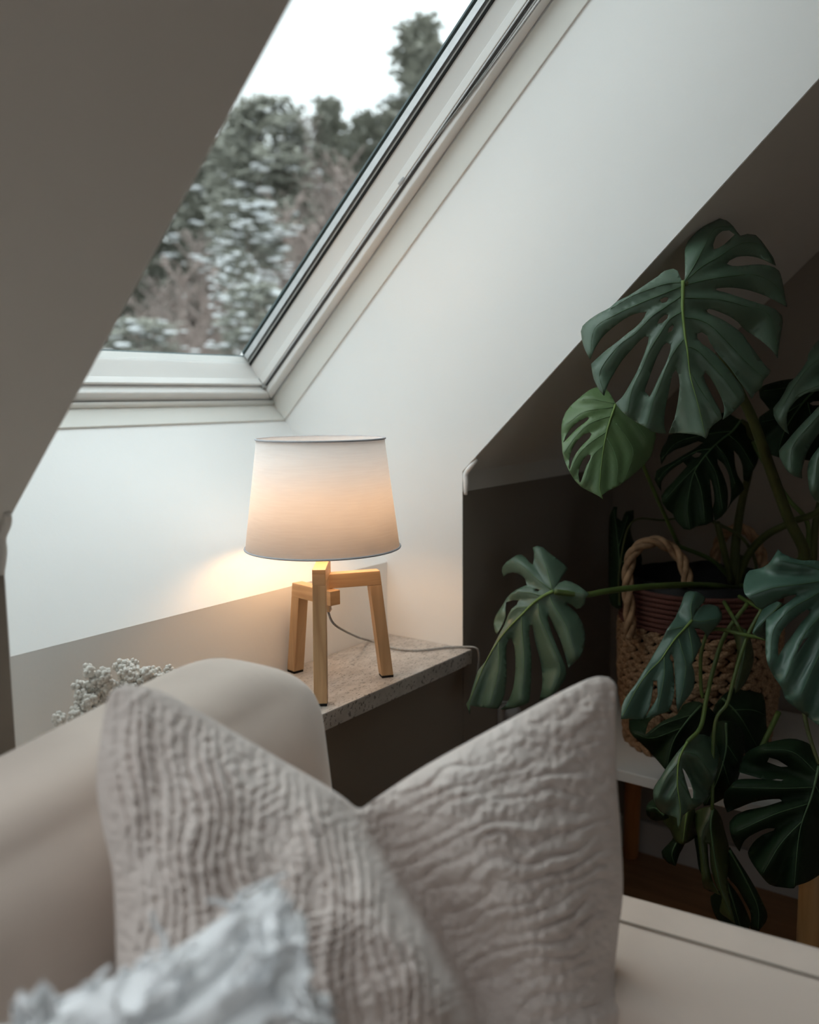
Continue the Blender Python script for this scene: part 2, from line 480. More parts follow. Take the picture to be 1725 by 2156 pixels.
for sd in 'RLBT':
    wpart('casing', member(sd, g, E1 - .002, N_FR + .002, N_FR + .055), M_frame, .003)
    wpart('casing_back', member(sd, 0, .012, N_FR + .012, N_FR + .11), M_aludark)
    wpart('sash', member(sd, E1 + .0005, E1 + .006, .458, .474), M_frame, .0015)
    wpart('sash', member(sd, E1 - .001, E1 + .0035, .470, .530, E1 + .016), M_frame)
    side_ = sd in 'RL'
    wpart('gasket', member(sd, E1 + .008, E1 + (.0145 if side_ else .0105), .5065, .511), M_black)
    wpart('spacer_bar', member(sd, E1 + .010, E1 + (.022 if side_ else .013), .515, .528), M_alu)
    wpart('outer_seal', member(sd, E1 + .010, E1 + (.0245 if side_ else .014), .5325, .536), M_seal)
bm = bmesh.new(); rbox(bm, -W + E1 + .008, -E1 - .008, S_BOT + E1 + .008, S_TOP - E1 - .008, .511, .515); wpart('glass_pane', bm, M_glass)
bm = bmesh.new(); rbox(bm, -W + E1 + .008, -E1 - .008, S_BOT + E1 + .008, S_TOP - E1 - .008, .528, .532); wpart('glass_pane', bm, M_glass)
# aluminium blind rail on the right-hand sash
for sgn, xx in ((1, 0), (-1, -W)):
    X = lambda e: xx - sgn * e
    a, c = sorted((X(E1 - .005), X(E1 + .004)))
    bm = bmesh.new(); rbox(bm, a, c, S_BOT + E1 + .004, S_TOP - E1, .4545, .4725)
    wpart('blind_rail', bm, M_alu, .001)
    a, c = sorted((X(E1 - .004), X(E1 + .0005)))
    bm = bmesh.new(); rbox(bm, a, c, S_BOT + E1 + .006, S_TOP - E1, .4515, .456)
    wpart('rail_slot', bm, M_aludark)
    a, c = sorted((X(E1 - .007), X(E1 + .008)))
    bm = bmesh.new(); rbox(bm, a, c, S_BOT + E1 - .001, S_BOT + E1 + .007, .450, .474)
    wpart('rail_end_cap', bm, mat('rail_cap_grey', (.34, .34, .33), .5, .4), .001)
# pull cord with its small weight, hanging along the rail
pc = []
e_c, n_c = .036, .444
def onX(px, py, x):
    r = ray(px, py); return CAM + r * ((x - CAM.x) / r.x)
lo = onX(853, 374, -.032); hi1 = onX(1128, 0, -.032); hi2 = onX(1136, 0, -.028)
top1 = lo + (hi1 - lo) * 1.25; top2 = lo + (hi2 - lo) * 1.25
for q in (top1, top2):
    bm = bmesh.new()
    mid = lo.lerp(q, .45) + Vector((0, -.0, -.006))
    tube(bm, catmull([lo, mid, q], 14), .0012, 6); wpart('blind_cord', bm, M_cordg, smooth=True)
bm = bmesh.new()
dn = (lo - hi1).normalized()
tube(bm, [lo - dn * .004, lo, lo + dn * .008, lo + dn * .016, lo + dn * .018], lambda q: (.002, .0045, .0055, .005, .002)[min(4, int(q * 4.99))], 10)
wpart('cord_weight', bm, mat('cord_weight_grey', (.45, .46, .47), .4, .4), smooth=True)
adopt(win, *parts)

# unseen roof window further left, added to bring in fill light
fill_win2 = struct(thing('fill_window_2', 'added white roof window further left along the slope, for fill light', 'window', RF((X2A + X2B) / 2, S2A, .1)))
del fill_win2['category']
parts = []
for a in ((X2A - .03, X2A, S2A - .03, S2B + .03), (X2B, X2B + .03, S2A - .03, S2B + .03), (X2A, X2B, S2A - .03, S2A), (X2A, X2B, S2B, S2B + .03)):
    bm = bmesh.new(); rbox(bm, *a, T, .30); parts.append(bmo('lining_board', bm, M_reveal))
for a in ((X2A, X2A + .05, S2A, S2B), (X2B - .05, X2B, S2A, S2B), (X2A + .05, X2B - .05, S2A, S2A + .05), (X2A + .05, X2B - .05, S2B - .05, S2B)):
    bm = bmesh.new(); rbox(bm, *a, .18, .25); bevel(bm, .004); parts.append(bmo('sash', bm, M_frame))
parts.append(pyd('glass_pane', [RF(X2A + .045, S2A + .045, .215), RF(X2B - .045, S2A + .045, .215), RF(X2B - .045, S2B - .045, .215), RF(X2A + .045, S2B - .045, .215)], [(0, 1, 2, 3)], M_glass))
adopt(fill_win2, *parts)
# unseen wide window behind the viewer, added to fill the room with light
fill_win3 = struct(thing('fill_window_3', 'added wide white window in the wall behind the viewer, for fill light', 'window', ((X3A + X3B) / 2, YB, Z3A)))
del fill_win3['category']
parts = []
xm = (X3A + X3B) / 2
for a in ((X3A, X3A + .06, Z3A, Z3B), (X3B - .06, X3B, Z3A, Z3B), (X3A + .06, X3B - .06, Z3A, Z3A + .06), (X3A + .06, X3B - .06, Z3B - .06, Z3B), (xm - .03, xm + .03, Z3A + .06, Z3B - .06)):
    bm = bmesh.new(); box(bm, a[0], a[1], YB - .06, YB - .01, a[2], a[3]); bevel(bm, .004); parts.append(bmo('window_frame', bm, M_frame))
parts.append(pyd('glass_pane', [(X3A + .05, YB - .034, Z3A + .05), (X3B - .05, YB - .034, Z3A + .05), (X3B - .05, YB - .034, Z3B - .05), (X3A + .05, YB - .034, Z3B - .05)], [(0, 1, 2, 3)], M_glass))
adopt(fill_win3, *parts)
# ------------------------------------------------------------------ table lamp
AX = Vector((-.312, .076, 0))
lamp = thing('table_lamp', 'lit tripod table lamp with white drum shade and pale oak legs on the stone sill', 'lamp', (AX.x, AX.y, 0))
parts = []
LT = .0105                                                     # half width of the square oak sections
feet = [Vector((-.399, .010, 0)), Vector((-.226, .013, 0)), Vector((-.296, .1615, 0))]
tops = [.213, .188, .163]
AT = .0245
def beam(bm, p0, p1, half, upv, h0, h1):
    """rectangular bar from p0 to p1, half wide, from h0 to h1 along upv"""
    dirv = (p1 - p0).normalized(); side = dirv.cross(upv).normalized()
    c = []
    for p in (p0, p1):
        c.append([p + side * half + upv * h0, p - side * half + upv * h0, p - side * half + upv * h1, p + side * half + upv * h1])
    hexa(bm, c[0] + c[1])
Zv = Vector((0, 0, 1))
for i, (ft, zt) in enumerate(zip(feet, tops)):
    inw = (Vector((AX.x, AX.y, 0)) - ft).normalized()
    side = inw.cross(Zv)
    tp = ft + inw * .022
    # leg, leaning inwards towards its top
    bm = bmesh.new()
    lo_, hi_ = .004, zt - AT
    def corner(z, a, c):
        p = ft.lerp(tp, z / zt); return Vector((p.x, p.y, z)) + inw * a + side * c
    hexa(bm, [corner(lo_, -LT, -LT), corner(lo_, LT, -LT), corner(lo_, LT, LT), corner(lo_, -LT, LT),
              corner(hi_, -LT, -LT), corner(hi_, LT, -LT), corner(hi_, LT, LT), corner(hi_, -LT, LT)])
    bevel(bm, .0012, 2)
    leg = bmo('leg', bm, M_oakv); parts.append(leg)
    bm = bmesh.new()
    box(bm, *sorted((ft.x - LT * .95, ft.x + LT * .95)), ft.y - LT * .95, ft.y + LT * .95, 0, .0042)
    bmesh.ops.rotate(bm, verts=bm.verts, cent=ft, matrix=Matrix.Rotation(math.atan2(inw.y, inw.x), 3, 'Z'))
    pad = bmo('foot_pad', bm, M_black); pad['_leg'] = i; parts.append(pad)
    # arm running from the leg to the middle, its end flush with the slanting leg
    bm = bmesh.new()
    a1 = Vector((AX.x, AX.y, 0)) + inw * (.014, .004, .030)[i]
    c0 = [corner(hi_, -LT, -LT), corner(hi_, -LT, LT), corner(zt, -LT, LT), corner(zt, -LT, -LT)]
    c1 = [a1 + side * sg_ * LT + Zv * z_ for sg_, z_ in ((-1, hi_), (1, hi_), (1, zt), (-1, zt))]
    hexa(bm, c0 + c1)
    bevel(bm, .0012, 2)
    parts.append(bmo('arm', bm, M_oakh))
# reparent pads under their legs later
bm = bmesh.new(); box(bm, AX.x - .0105, AX.x + .0105, AX.y - .0105, AX.y + .0105, .125, .236)
bmesh.ops.rotate(bm, verts=bm.verts, cent=AX, matrix=Matrix.Rotation(.55, 3, 'Z')); bevel(bm, .0012, 2)
parts.append(bmo('pole', bm, M_oakv))
bm = bmesh.new(); lathe(bm, [(.0, .235), (.014, .235), (.016, .238), (.016, .257), (.013, .26), (.0, .26)], (AX.x, AX.y, 0), 20)
parts.append(bmo('socket', bm, M_table, smooth=True))
bm = bmesh.new()
pr = [(.0, .258), (.013, .258), (.018, .264), (.027, .278), (.031, .293), (.028, .309), (.017, .321), (.0, .325)]
lathe(bm, pr, (AX.x, AX.y, 0), 20); parts.append(bmo('bulb', bm, M_bulb, smooth=True))
# drum shade: outer and inner cloth skin with its bindings
ZB, ZT, RB, RTP = .2335, .4125, .1275, .1045
bm = bmesh.new()
lathe(bm, [(RB, ZB), (RTP, ZT), (RTP - .0012, ZT), (RB - .0012, ZB)], (AX.x, AX.y, 0), 96, True)
shade = bmo('lamp_shade', bm, M_shade, smooth=False)
for p in shade.data.polygons: p.use_smooth = len(p.vertices) == 4 and p.area > 1e-4
parts.append(shade)
rims = []
for r, z in ((RB, ZB), (RTP, ZT)):
    bm = bmesh.new()
    lathe(bm, [(r + .0009 + .0017 * math.cos(a), z + .0017 * math.sin(a)) for a in [k * math.tau / 8 for k in range(8)]], (AX.x, AX.y, 0), 96, True)
    rims.append(bmo('binding', bm, M_shadetrim, smooth=True))
# spider ring holding the shade
bm = bmesh.new()
for k in range(3):
    a = k * math.tau / 3 + .3
    tube(bm, [Vector((AX.x + .016 * math.cos(a), AX.y + .016 * math.sin(a), .250)), Vector((AX.x + .08 * math.cos(a), AX.y + .08 * math.sin(a), .250)), Vector((AX.x + .1235 * math.cos(a), AX.y + .1235 * math.sin(a), .254))], .0012, 6)
parts.append(bmo('shade_carrier', bm, M_table))
# cord
cp = [Vector((AX.x + .004, AX.y, .127)), at(690, 1268, 1.50), at(692, 1290, 1.51), at(706, 1316, 1.53)]
q = [onZ(780, 1349, .003), onZ(830, 1365, .003), onZ(880, 1369, .003), onZ(940, 1363, .003), onZ(972, 1362, .003)]
cp += [(cp[-1].lerp(q[0], .55)) + Vector((0, 0, -.004))] + q + [Vector((.006, -.026, .001)), Vector((.014, -.028, -.02)), Vector((.03, -.016, -.07)), Vector((.07, -.012, -.13)), Vector((.135, -.016, -.145)), Vector((.152, -.022, -.16))]
bm = bmesh.new(); tube(bm, catmull(cp, 8), .0021, 8); parts.append(bmo('cord', bm, M_cordg, smooth=True))
adopt(lamp, *parts)
for rm in rims:
    rm.parent = shade
legs_ = [p for p in parts if p.name.startswith('leg')]
for p in [p for p in parts if p.name.startswith('foot_pad')]:
    l = legs_[int(p['_leg'])]; del p['_leg']
    p.parent = l; p.matrix_parent_inverse = Matrix.Identity(4)

# wall socket the cord runs to
sk = thing('wall_socket', 'small wall socket on the dark wall below the windowsill end', 'socket', (.152, 0, -.19))
bm = bmesh.new(); box(bm, .128, .183, -.012, -.0002, -.235, -.155); bevel(bm, .004, 2); pa = bmo('plate', bm, mat('socket_plate', (.30, .27, .25), .4, .4))
bm = bmesh.new(); lathe(bm, [(.0, 0), (.016, 0), (.018, .003), (.017, .022), (.009, .028), (.0, .028)], (0, 0, 0), 20)
bmesh.ops.rotate(bm, verts=bm.verts, cent=(0, 0, 0), matrix=Matrix.Rotation(math.pi / 2, 3, 'X'))
bmesh.ops.translate(bm, verts=bm.verts, vec=(.1555, -.0115, -.175)); pb = bmo('plug', bm, mat('plug_grey', (.26, .24, .23), .5, .3), smooth=True)
adopt(sk, pa, pb)

# ------------------------------------------------------------------ dried white florets on the sill
def sprig_mesh(seed, size):
    r = random.Random(seed); bm = bmesh.new()
    for lump in range(5):
        base = Vector((r.gauss(0, .35), r.gauss(0, .35), -lump * .34 + r.gauss(0, .05))) * size
        for k in range(20):
            v = Vector((r.gauss(0, 1), r.gauss(0, 1), r.gauss(0, 1))).normalized()
            p = base + v * size * (.30 + .04 * r.random())
            rr = size * r.uniform(.12, .18)
            m = Matrix.Translation(p) @ Matrix.Rotation(r.random() * 6, 4, v) @ Matrix.Diagonal((rr, rr, rr, 1))
            bmesh.ops.create_icosphere(bm, subdivisions=1, radius=1, matrix=m)
        bmesh.ops.create_icosphere(bm, subdivisions=1, radius=size * .3, matrix=Matrix.Translation(base))
    me = bpy.data.meshes.new('floret'); bm.to_mesh(me); bm.free()
    me.materials.append(M_coral)
    me.polygons.foreach_set('use_smooth', [True] * len(me.polygons))
    return me
tipsz = [(220, 1395 + 20, 1), (285, 1420, 1.1), (318, 1415, 1), (250, 1470, 1.1), (200, 1440, 1), (165, 1490, 1), (350, 1425, .9), (280, 1460, 1.1), (206, 1412, 1), (268, 1406, 1), (304, 1405, 1.05), (336, 1425, .9), (362, 1414, .8), (234, 1432, 1), (300, 1440, 1), (160, 1452, .85), (182, 1478, 1), (146, 1500, .9), (215, 1470, 1), (262, 1450, 1.05), (180, 1505, 1), (330, 1445, .9), (240, 1490, 1.1)]
fy = .085
base = onY(255, 1640, fy); base.z = .0
fl = thing('dried_flower_sprig', 'bunch of bumpy white dried florets behind the velvet sofa back', 'dried flowers', (base.x, base.y, 0))
parts = []
fmesh = [sprig_mesh(i, .0245) for i in range(4)]
for i, (px, py, s) in enumerate(tipsz):
    p = onY(px, py, fy + .012 * math.sin(i * 2.1))
    o = link('floret', fmesh[i % 4]); dv = (p - (base + Vector((0, 0, -.02)))).normalized()
    o.matrix_world = Matrix.Translation(p) @ dv.to_track_quat('Z', 'Y').to_matrix().to_4x4() @ Matrix.Rotation(i * 1.3, 4, 'Z') @ Matrix.Scale(s * .95, 4)
    mwo = o.matrix_world.copy(); o.parent = fl; o.matrix_parent_inverse = Matrix.Translation(fl.location).inverted(); o.matrix_basis = mwo
    bm = bmesh.new(); tube(bm, catmull([base + Vector((.004 * math.sin(i), .004 * math.cos(i), .001)), base.lerp(p, .5) + Vector((0, 0, -.012)), p], 6), .0016, 6)
    st = bmo('stem', bm, M_coral); adopt(fl, st)
# ------------------------------------------------------------------ sofa
EX = Vector((.9945, .1045, 0)); EY = Vector((-.1045, .9945, 0)); S0 = Vector((-.534, -.052, 0))
def SF(a, b_, z): return S0 - EX * a - EY * b_ + Vector((0, 0, z))
sofa = thing('sofa', 'beige velvet sofa with a low padded arm in front of the window', 'sofa', SF(.9, .45, FLOOR))
parts = []
def soft(name, a0, a1, b0, b1, z0, z1, rad, puff, m, cuts=(14, 6, 8), seed=0, wr=.004, shape=None):
    """padded cushion: rounded box whose faces swell and sag a little"""
    bm = bmesh.new()
    bmesh.ops.create_cube(bm, size=2)
    bmesh.ops.subdivide_edges(bm, edges=bm.edges, cuts=14, use_grid_fill=True)
    hx, hy, hz = (a1 - a0) / 2, (b1 - b0) / 2, (z1 - z0) / 2
    for v in bm.verts:
        q = Vector(v.co)
        p = Vector((q.x * hx, q.y * hy, q.z * hz))
        inner = Vector((max(-hx + rad, min(hx - rad, p.x)), max(-hy + rad, min(hy - rad, p.y)), max(-hz + rad, min(hz - rad, p.z))))
        dlt = p - inner
        if dlt.length > 1e-6: p = inner + dlt.normalized() * rad
        fx, fy_, fz = (1 - min(1, abs(q.x)) ** 4), (1 - min(1, abs(q.y)) ** 4), (1 - min(1, abs(q.z)) ** 4)
        if abs(q.z) > .999: p.z += math.copysign(puff * fx * fy_, q.z)
        if abs(q.y) > .999: p.y += math.copysign(puff * fx * fz, q.y)
        if abs(q.x) > .999: p.x += math.copysign(puff * .5 * fy_ * fz, q.x)
        p += Vector((1, 1, 1)) * wr * noise.noise(p * 7 + Vector((seed, 0, 0)))
        c = Vector((a0 + hx + p.x, b0 + hy + p.y, z0 + hz + p.z))
        if shape: c = shape(c)
        v.co = SF(c.x, c.y, c.z)
    o = bmo(name, bm, m, smooth=True)
    md = o.modifiers.new('smooth', 'SUBSURF'); md.levels = 1; md.render_levels = 2
    parts.append(o); return o
def back_shape(c):
    # the back leans and its right end slopes down at the top corner
    k = max(0, (c.z + .33) / .48)
    c = c.copy()
    c.x += .085 * max(0, k - .35) ** 1.3 * max(0, 1 - c.x / .6)
    c.z += .016 * math.sin(c.x * 3.0 + .9) * k + .033 * min(1, max(0, (.46 - c.x) / .34)) * k
    c.y += -.0 * k
    return c
bk = soft('back_cushion', .105, 1.25, .0, .19, -.33, .143, .07, .012, M_velvet, seed=3, wr=.010, shape=back_shape)
soft('back_cushion', 1.255, 2.15, .0, .19, -.33, .140, .07, .012, M_velvet, seed=5, wr=.010)
arm = soft('arm', 0.0, .215, .15, .95, -.60, -.087, .028, .005, M_velvet, seed=8, wr=.003)
soft('seat_cushion', .218, 1.2, .20, .93, -.45, -.262, .045, .012, M_velvet, seed=11)
soft('seat_cushion', 1.205, 2.15, .20, .93, -.45, -.262, .045, .012, M_velvet, seed=12)
bm = bmesh.new()
c = [SF(a_, b_, z_) for z_ in (-.60, -.452) for a_, b_ in ((.216, .02), (2.15, .02), (2.15, .92), (.216, .92))]
hexa(bm, c); bevel(bm, .01, 2); parts.append(bmo('seat_base', bm, M_velvet))
for a_, b_ in ((.1, .2), (.1, .88), (2.05, .2), (2.05, .88), (.3, .1)):
    bm = bmesh.new(); p = SF(a_, b_, 0)
    lathe(bm, [(0, FLOOR), (.016, FLOOR), (.024, -.595), (0, -.595)], (p.x, p.y, 0), 16); parts.append(bmo('leg', bm, M_legoak, smooth=True))
# stitched seam along the arm and piping on the end of the back
bm = bmesh.new(); tube(bm, [SF(.080, b_, -.0805 - .004 * (abs(b_ - .55) / .4) ** 2) for b_ in np.linspace(.2, .94, 30)], .0012, 6)
seam = bmo('seam', bm, mat('seam_shadow', (.30, .26, .22), .9, .1)); seam2 = seam
adopt(sofa, *parts)
seam.parent = arm; seam.matrix_parent_inverse = Matrix.Identity(4)
bm = bmesh.new()
pp = []
for z in np.linspace(-.30, .12, 26):
    a_ = .110 + .085 * max(0, (z + .33) / .48 - .35) ** 1.3 + .02 * max(0, (z - .05) / .07) ** 2
    pp.append(SF(a_ - .004, .016, z))
tube(bm, catmull(pp, 2), lambda t: .0022 + .0006 * math.sin(t * 160), 6); pi = bmo('piping', bm, M_velvet, smooth=True)
pi.parent = bk; pi.matrix_parent_inverse = Matrix.Translation(sofa.location).inverted() if False else Matrix.Identity(4)

# ------------------------------------------------------------------ cushions
def resample(P, n_):
    C_ = catmull([Vector((p[0], p[1], 0)) for p in P], 8)
    A = np.array([(p.x, p.y) for p in C_]); L = np.r_[0, np.cumsum(np.hypot(*np.diff(A, axis=0).T))]
    t_ = np.linspace(0, L[-1], n_)
    return np.c_[np.interp(t_, L, A[:, 0]), np.interp(t_, L, A[:, 1])]
def coons(top, bot, left, right, nu, nv):
    Tc, Bc, Lc, Rc = resample(top, nu), resample(bot, nu), resample(left, nv), resample(right, nv)
    u = np.linspace(0, 1, nu)[None, :, None]; v = np.linspace(0, 1, nv)[:, None, None]
    P = (1 - v) * Tc[None] + v * Bc[None] + (1 - u) * Lc[:, None] + u * Rc[:, None]
    P -= (1 - u) * (1 - v) * Tc[0] + u * (1 - v) * Tc[-1] + (1 - u) * v * Bc[0] + u * v * Bc[-1]
    return P
def polydist(P, poly):
    """signed distance of points to an open polyline (positive to its left when walking along it) and position along"""
    best = np.full(P.shape[:-1], 1e9); sg = np.zeros(P.shape[:-1]); al = np.zeros(P.shape[:-1])
    for i in range(len(poly) - 1):
        a, c = np.array(poly[i], float), np.array(poly[i + 1], float); d = c - a; L2 = d @ d
        t_ = np.clip(((P - a) @ d) / L2, 0, 1); q = P - (a + t_[..., None] * d); dist = np.hypot(q[..., 0], q[..., 1])
        m = dist < best; best = np.where(m, dist, best)
        cr_ = d[0] * q[..., 1] - d[1] * q[..., 0]; sg = np.where(m, np.sign(cr_), sg); al = np.where(m, (i + t_) / (len(poly) - 1), al)
    return best * sg, al
def pillow(name, P, depth, front, back, m):
    """closed cushion: px grid P with base depth; front/back are thickness fields towards and away from the viewer"""
    nv, nu = P.shape[:2]
    def world(dd):
        X = (P[..., 0] - 862.5) / FPX; Y = -(P[..., 1] - 1078) / FPX
        r = X[..., None] * np.array(RT) + Y[..., None] * np.array(UP) + np.array(fwd)
        return np.array(CAM) + r * dd[..., None]
    A = world(depth - front); B = world(depth + back)
    verts = A.reshape(-1, 3).tolist(); idx = np.arange(nu * nv).reshape(nv, nu)
    idb = idx.copy(); nxt = nu * nv
    Bf = B.reshape(-1, 3)
    for j in range(1, nv - 1):
        for i in range(1, nu - 1):
            idb[j, i] = nxt; nxt += 1; verts.append(Bf[j * nu + i].tolist())
    faces = []
    for j in range(nv - 1):
        for i in range(nu - 1):
            faces.append((idx[j, i], idx[j, i + 1], idx[j + 1, i + 1], idx[j + 1, i]))
            faces.append((idb[j, i], idb[j + 1, i], idb[j + 1, i + 1], idb[j, i + 1]))
    me = bpy.data.meshes.new(name); me.from_pydata(verts, [], [tuple(int(k) for k in f) for f in faces])
    uvm = me.uv_layers.new(name='UVMap')
    uvv = {}
    U = np.tile(np.linspace(0, 1, nu), (nv, 1)); V = np.tile(np.linspace(0, 1, nv)[:, None], (1, nu))
    uv = np.zeros((len(verts), 2)); uv[idx.ravel()] = np.c_[U.ravel(), V.ravel()]; uv[idb.ravel()] = np.c_[U.ravel(), V.ravel()]
    li = np.zeros(len(me.loops), int); me.loops.foreach_get('vertex_index', li)
    uvm.data.foreach_set('uv', uv[li].ravel())
    me.update()
    return link(name, me, m, None, True)
def fnoise(x, y, z=0):
    f = np.empty(x.shape)
    xf, yf = x.ravel(), y.ravel(); o = f.ravel()
    nn = noise.noise
    for i in range(o.size): o[i] = nn((xf[i], yf[i], z))
    return o.reshape(x.shape)
NU, NV = 330, 330
top = [(264, 1440), (330, 1452), (400, 1487), (500, 1545), (590, 1598), (680, 1650), (722, 1678), (757, 1702), (790, 1682), (830, 1655), (900, 1610), (1000, 1554), (1100, 1500), (1190, 1452), (1250, 1426), (1284, 1426)]
left = [(264, 1440), (232, 1460), (217, 1520), (203, 1640), (216, 1740), (236, 1830), (243, 1950), (246, 2050), (250, 2200), (262, 2520)]
right = [(1284, 1426), (1298, 1450), (1297, 1540), (1299, 1640), (1308, 1760), (1312, 1880), (1302, 1970), (1296, 2060), (1318, 2110), (1342, 2170), (1330, 2520)]
bot = [(262, 2520), (500, 2590), (800, 2600), (1100, 2590), (1330, 2520)]
P = coons(top, bot, left, right, NU, NV)
U = np.tile(np.linspace(0, 1, NU), (NV, 1)); V = np.tile(np.linspace(0, 1, NV)[:, None], (1, NU))
px, py = P[..., 0], P[..., 1]
dep = .80 + .10 * (px - 760) / 540 - .06 * (py - 1700) / 800
bul = (np.sin(np.pi * U) ** .55) * (np.sin(np.pi * np.clip(V, 0, 1)) ** .6)
crease = [(757, 1690), (800, 1770), (862, 1870), (930, 1965), (985, 2060), (1015, 2160), (1020, 2300)]
sd, al_ = polydist(P, crease)          # negative on the left lobe? sign resolved below
sd = -sd if np.median(sd[px < 500]) > 0 else sd
leftm = 1 / (1 + np.exp(sd / 14))
sig = np.where(sd < 0, 38., 125.)
val = np.exp(-(sd / sig) ** 2) * np.clip((2330 - py) / 260, 0, 1)
front = .110 * bul * (1 - .97 * val)
front += .030 * leftm * np.exp(-((sd + 95) / 85) ** 2) * bul
# big soft folds running into the ears
front += .010 * bul * np.exp(-((px - 320 - .10 * (py - 1500)) / 26) ** 2) * -1.0 * np.clip((1800 - py) / 200, 0, 1)
warp = fnoise(px / 150., py / 150., 3.1)
def crinkle(a):                      # sharp-bottomed creases between soft ribs
    return np.abs(np.sin(np.pi * a)) ** .7
aL = (px - .06 * (py - 1500)) / 25. + .9 * warp + .62 * fnoise(px / 52., py / 240., 8.2) + .10 * fnoise(px / 25., py / 70., 6.1)
ribL = crinkle(aL) * (.70 + .95 * fnoise(px / 55., py / 170., .5))
aG = (py + .42 * px) / 24. + 1.0 * warp + .5 * fnoise(px / 110., py / 45., 1.5)
gridL = crinkle(aG) * np.clip(.20 + 1.2 * fnoise(px / 120., py / 90., 9.5), 0, 1)
aR = (py + .36 * (px - 900) + 34 * fnoise(px / 90., py / 260., 4.2)) / 40. + 1.1 * warp + .5 * fnoise(px / 190., py / 40., 5.1)
ribR = crinkle(aR) * (.6 + .9 * fnoise(px / 150., py / 60., 5.5))
gridR = crinkle((px + 10 * fnoise(px / 50., py / 50., 2.2)) / 21.) * np.clip(.2 + fnoise(px / 80., py / 80., 2.5), 0, 1)
wl = leftm; wr_ = 1 - leftm
mixr = np.clip((px - 330) / 300, 0, 1)
amp = np.clip(np.minimum(np.minimum(U, 1 - U), np.minimum(V, 1 - V)) * 14, 0.10, 1)
front += amp * (.0074 * wl * (ribL + .85 * mixr * gridL) + .0085 * wr_ * (ribR + .22 * gridR))
front += .005 * bul * fnoise(px / 90., py / 90., 7.7)
front[0, :] = 0; front[-1, :] = 0; front[:, 0] = 0; front[:, -1] = 0
# crimped rim
rim = .003 * fnoise(px / 14., py / 14., 4.4)
back = .085 * bul
pl = pillow('cushion', P, dep + rim, front, back, M_muslin)
tag(pl, 'large pinkish beige crinkled muslin cushion with a chopped middle', 'cushion')

# white ragged cushion in front
top = [(-520, 2470), (-300, 2350), (-60, 2215), (40, 2158), (150, 2098), (260, 2050), (380, 1990), (480, 1920), (540, 1875), (578, 1860)]
right = [(578, 1860), (606, 1900), (630, 1960), (652, 2040), (650, 2130), (655, 2250), (640, 2560), (610, 3080)]
left = [(-520, 2470), (-600, 2600), (-620, 2900), (-560, 3200)]
bot = [(-560, 3200), (-200, 3260), (250, 3220), (610, 3080)]
P2 = coons(top, bot, left, right, 90, 90)
U = np.tile(np.linspace(0, 1, 90), (90, 1)); V = np.tile(np.linspace(0, 1, 90)[:, None], (1, 90))
dep2 = np.interp(P2[..., 1], [1800, 1860, 1960, 2060, 2160, 2330, 2500, 3200], [.592, .582, .556, .532, .514, .508, .52, .64])
bul = (np.sin(np.pi * U) ** .55) * (np.sin(np.pi * V) ** .55)
front2 = .062 * bul + .004 * fnoise(P2[..., 0] / 60., P2[..., 1] / 60., 1.2) * bul
wp = pillow('cushion', P2, dep2, front2, .05 * bul, M_white_fab)
tag(wp, 'white cushion covered in ragged frayed ruffles, nearest the camera', 'cushion')
# ruffles: strips of torn cotton sewn on in rows, edges fluttering
bm = bmesh.new()
r = random.Random(21)
def psurf(u, v, h):
    j = min(88.999, max(0, v * 89)); i = min(88.999, max(0, u * 89)); j0, i0 = int(j), int(i); fj, fi = j - j0, i - i0
    def bl(A): return (A[j0, i0] * (1 - fi) + A[j0, i0 + 1] * fi) * (1 - fj) + (A[j0 + 1, i0] * (1 - fi) + A[j0 + 1, i0 + 1] * fi) * fj
    q = bl(P2); d = bl(dep2) - bl(front2) - h
    return at(q[0], q[1], d)
def ribbon(u0, v0, du, dv, n_, wdt, lift, curl, seed):
    rows = []
    for k in range(n_ + 1):
        t_ = k / n_; u = u0 + du * t_; v = v0 + dv * t_
        if not (0.0 <= u <= 1 and 0.0 <= v <= 1): break
        base_ = psurf(u, v, .001)
        ph = noise.noise((t_ * 4.5 + seed, seed * 1.7, 0)) * 1.7 + math.sin(t_ * 17 + seed) * .35
        outw = (CAM - base_).normalized()
        tang = (psurf(min(1, u + du * .02), min(1, v + dv * .02), 0) - psurf(max(0, u - du * .02), max(0, v - dv * .02), 0)).normalized()
        upd = outw.cross(tang).normalized()
        row = []
        for m_ in range(4):
            f_ = m_ / 3
            ang = 1.05 + .45 * curl * f_ + .8 * ph * f_ * f_
            row.append(bm.verts.new(base_ + (upd * math.sin(ang) + outw * math.cos(ang) * .8) * wdt * f_ * (1 + .35 * noise.noise((t_ * 31 + seed, m_, 2))) + tang * wdt * .5 * f_ * noise.noise((t_ * 13, seed, 5))))
        rows.append(row)
    for a, c_ in zip(rows, rows[1:]):
        for m_ in range(3): bm.faces.new((a[m_], a[m_ + 1], c_[m_ + 1], c_[m_]))
def strand(u, v, L_, seed):          # torn thread curling off a strip
    p = psurf(u, v, .002); outw = (CAM - p).normalized(); pts_ = [p]
    d = Vector((noise.noise((seed, 1, 0)), noise.noise((seed, 2, 0)), .8 + noise.noise((seed, 3, 0)))).normalized() + outw * .6
    for k in range(9):
        d = (d + Vector((noise.noise((seed + k * .35, 4, 0)), noise.noise((seed + k * .35, 5, 0)), noise.noise((seed + k * .35, 6, 0)) - .12)) * .9).normalized()
        pts_.append(pts_[-1] + d * L_ / 9)
    tube(bm, catmull(pts_, 2), lambda t_: .0022 * (1 - .5 * t_), 5, False)
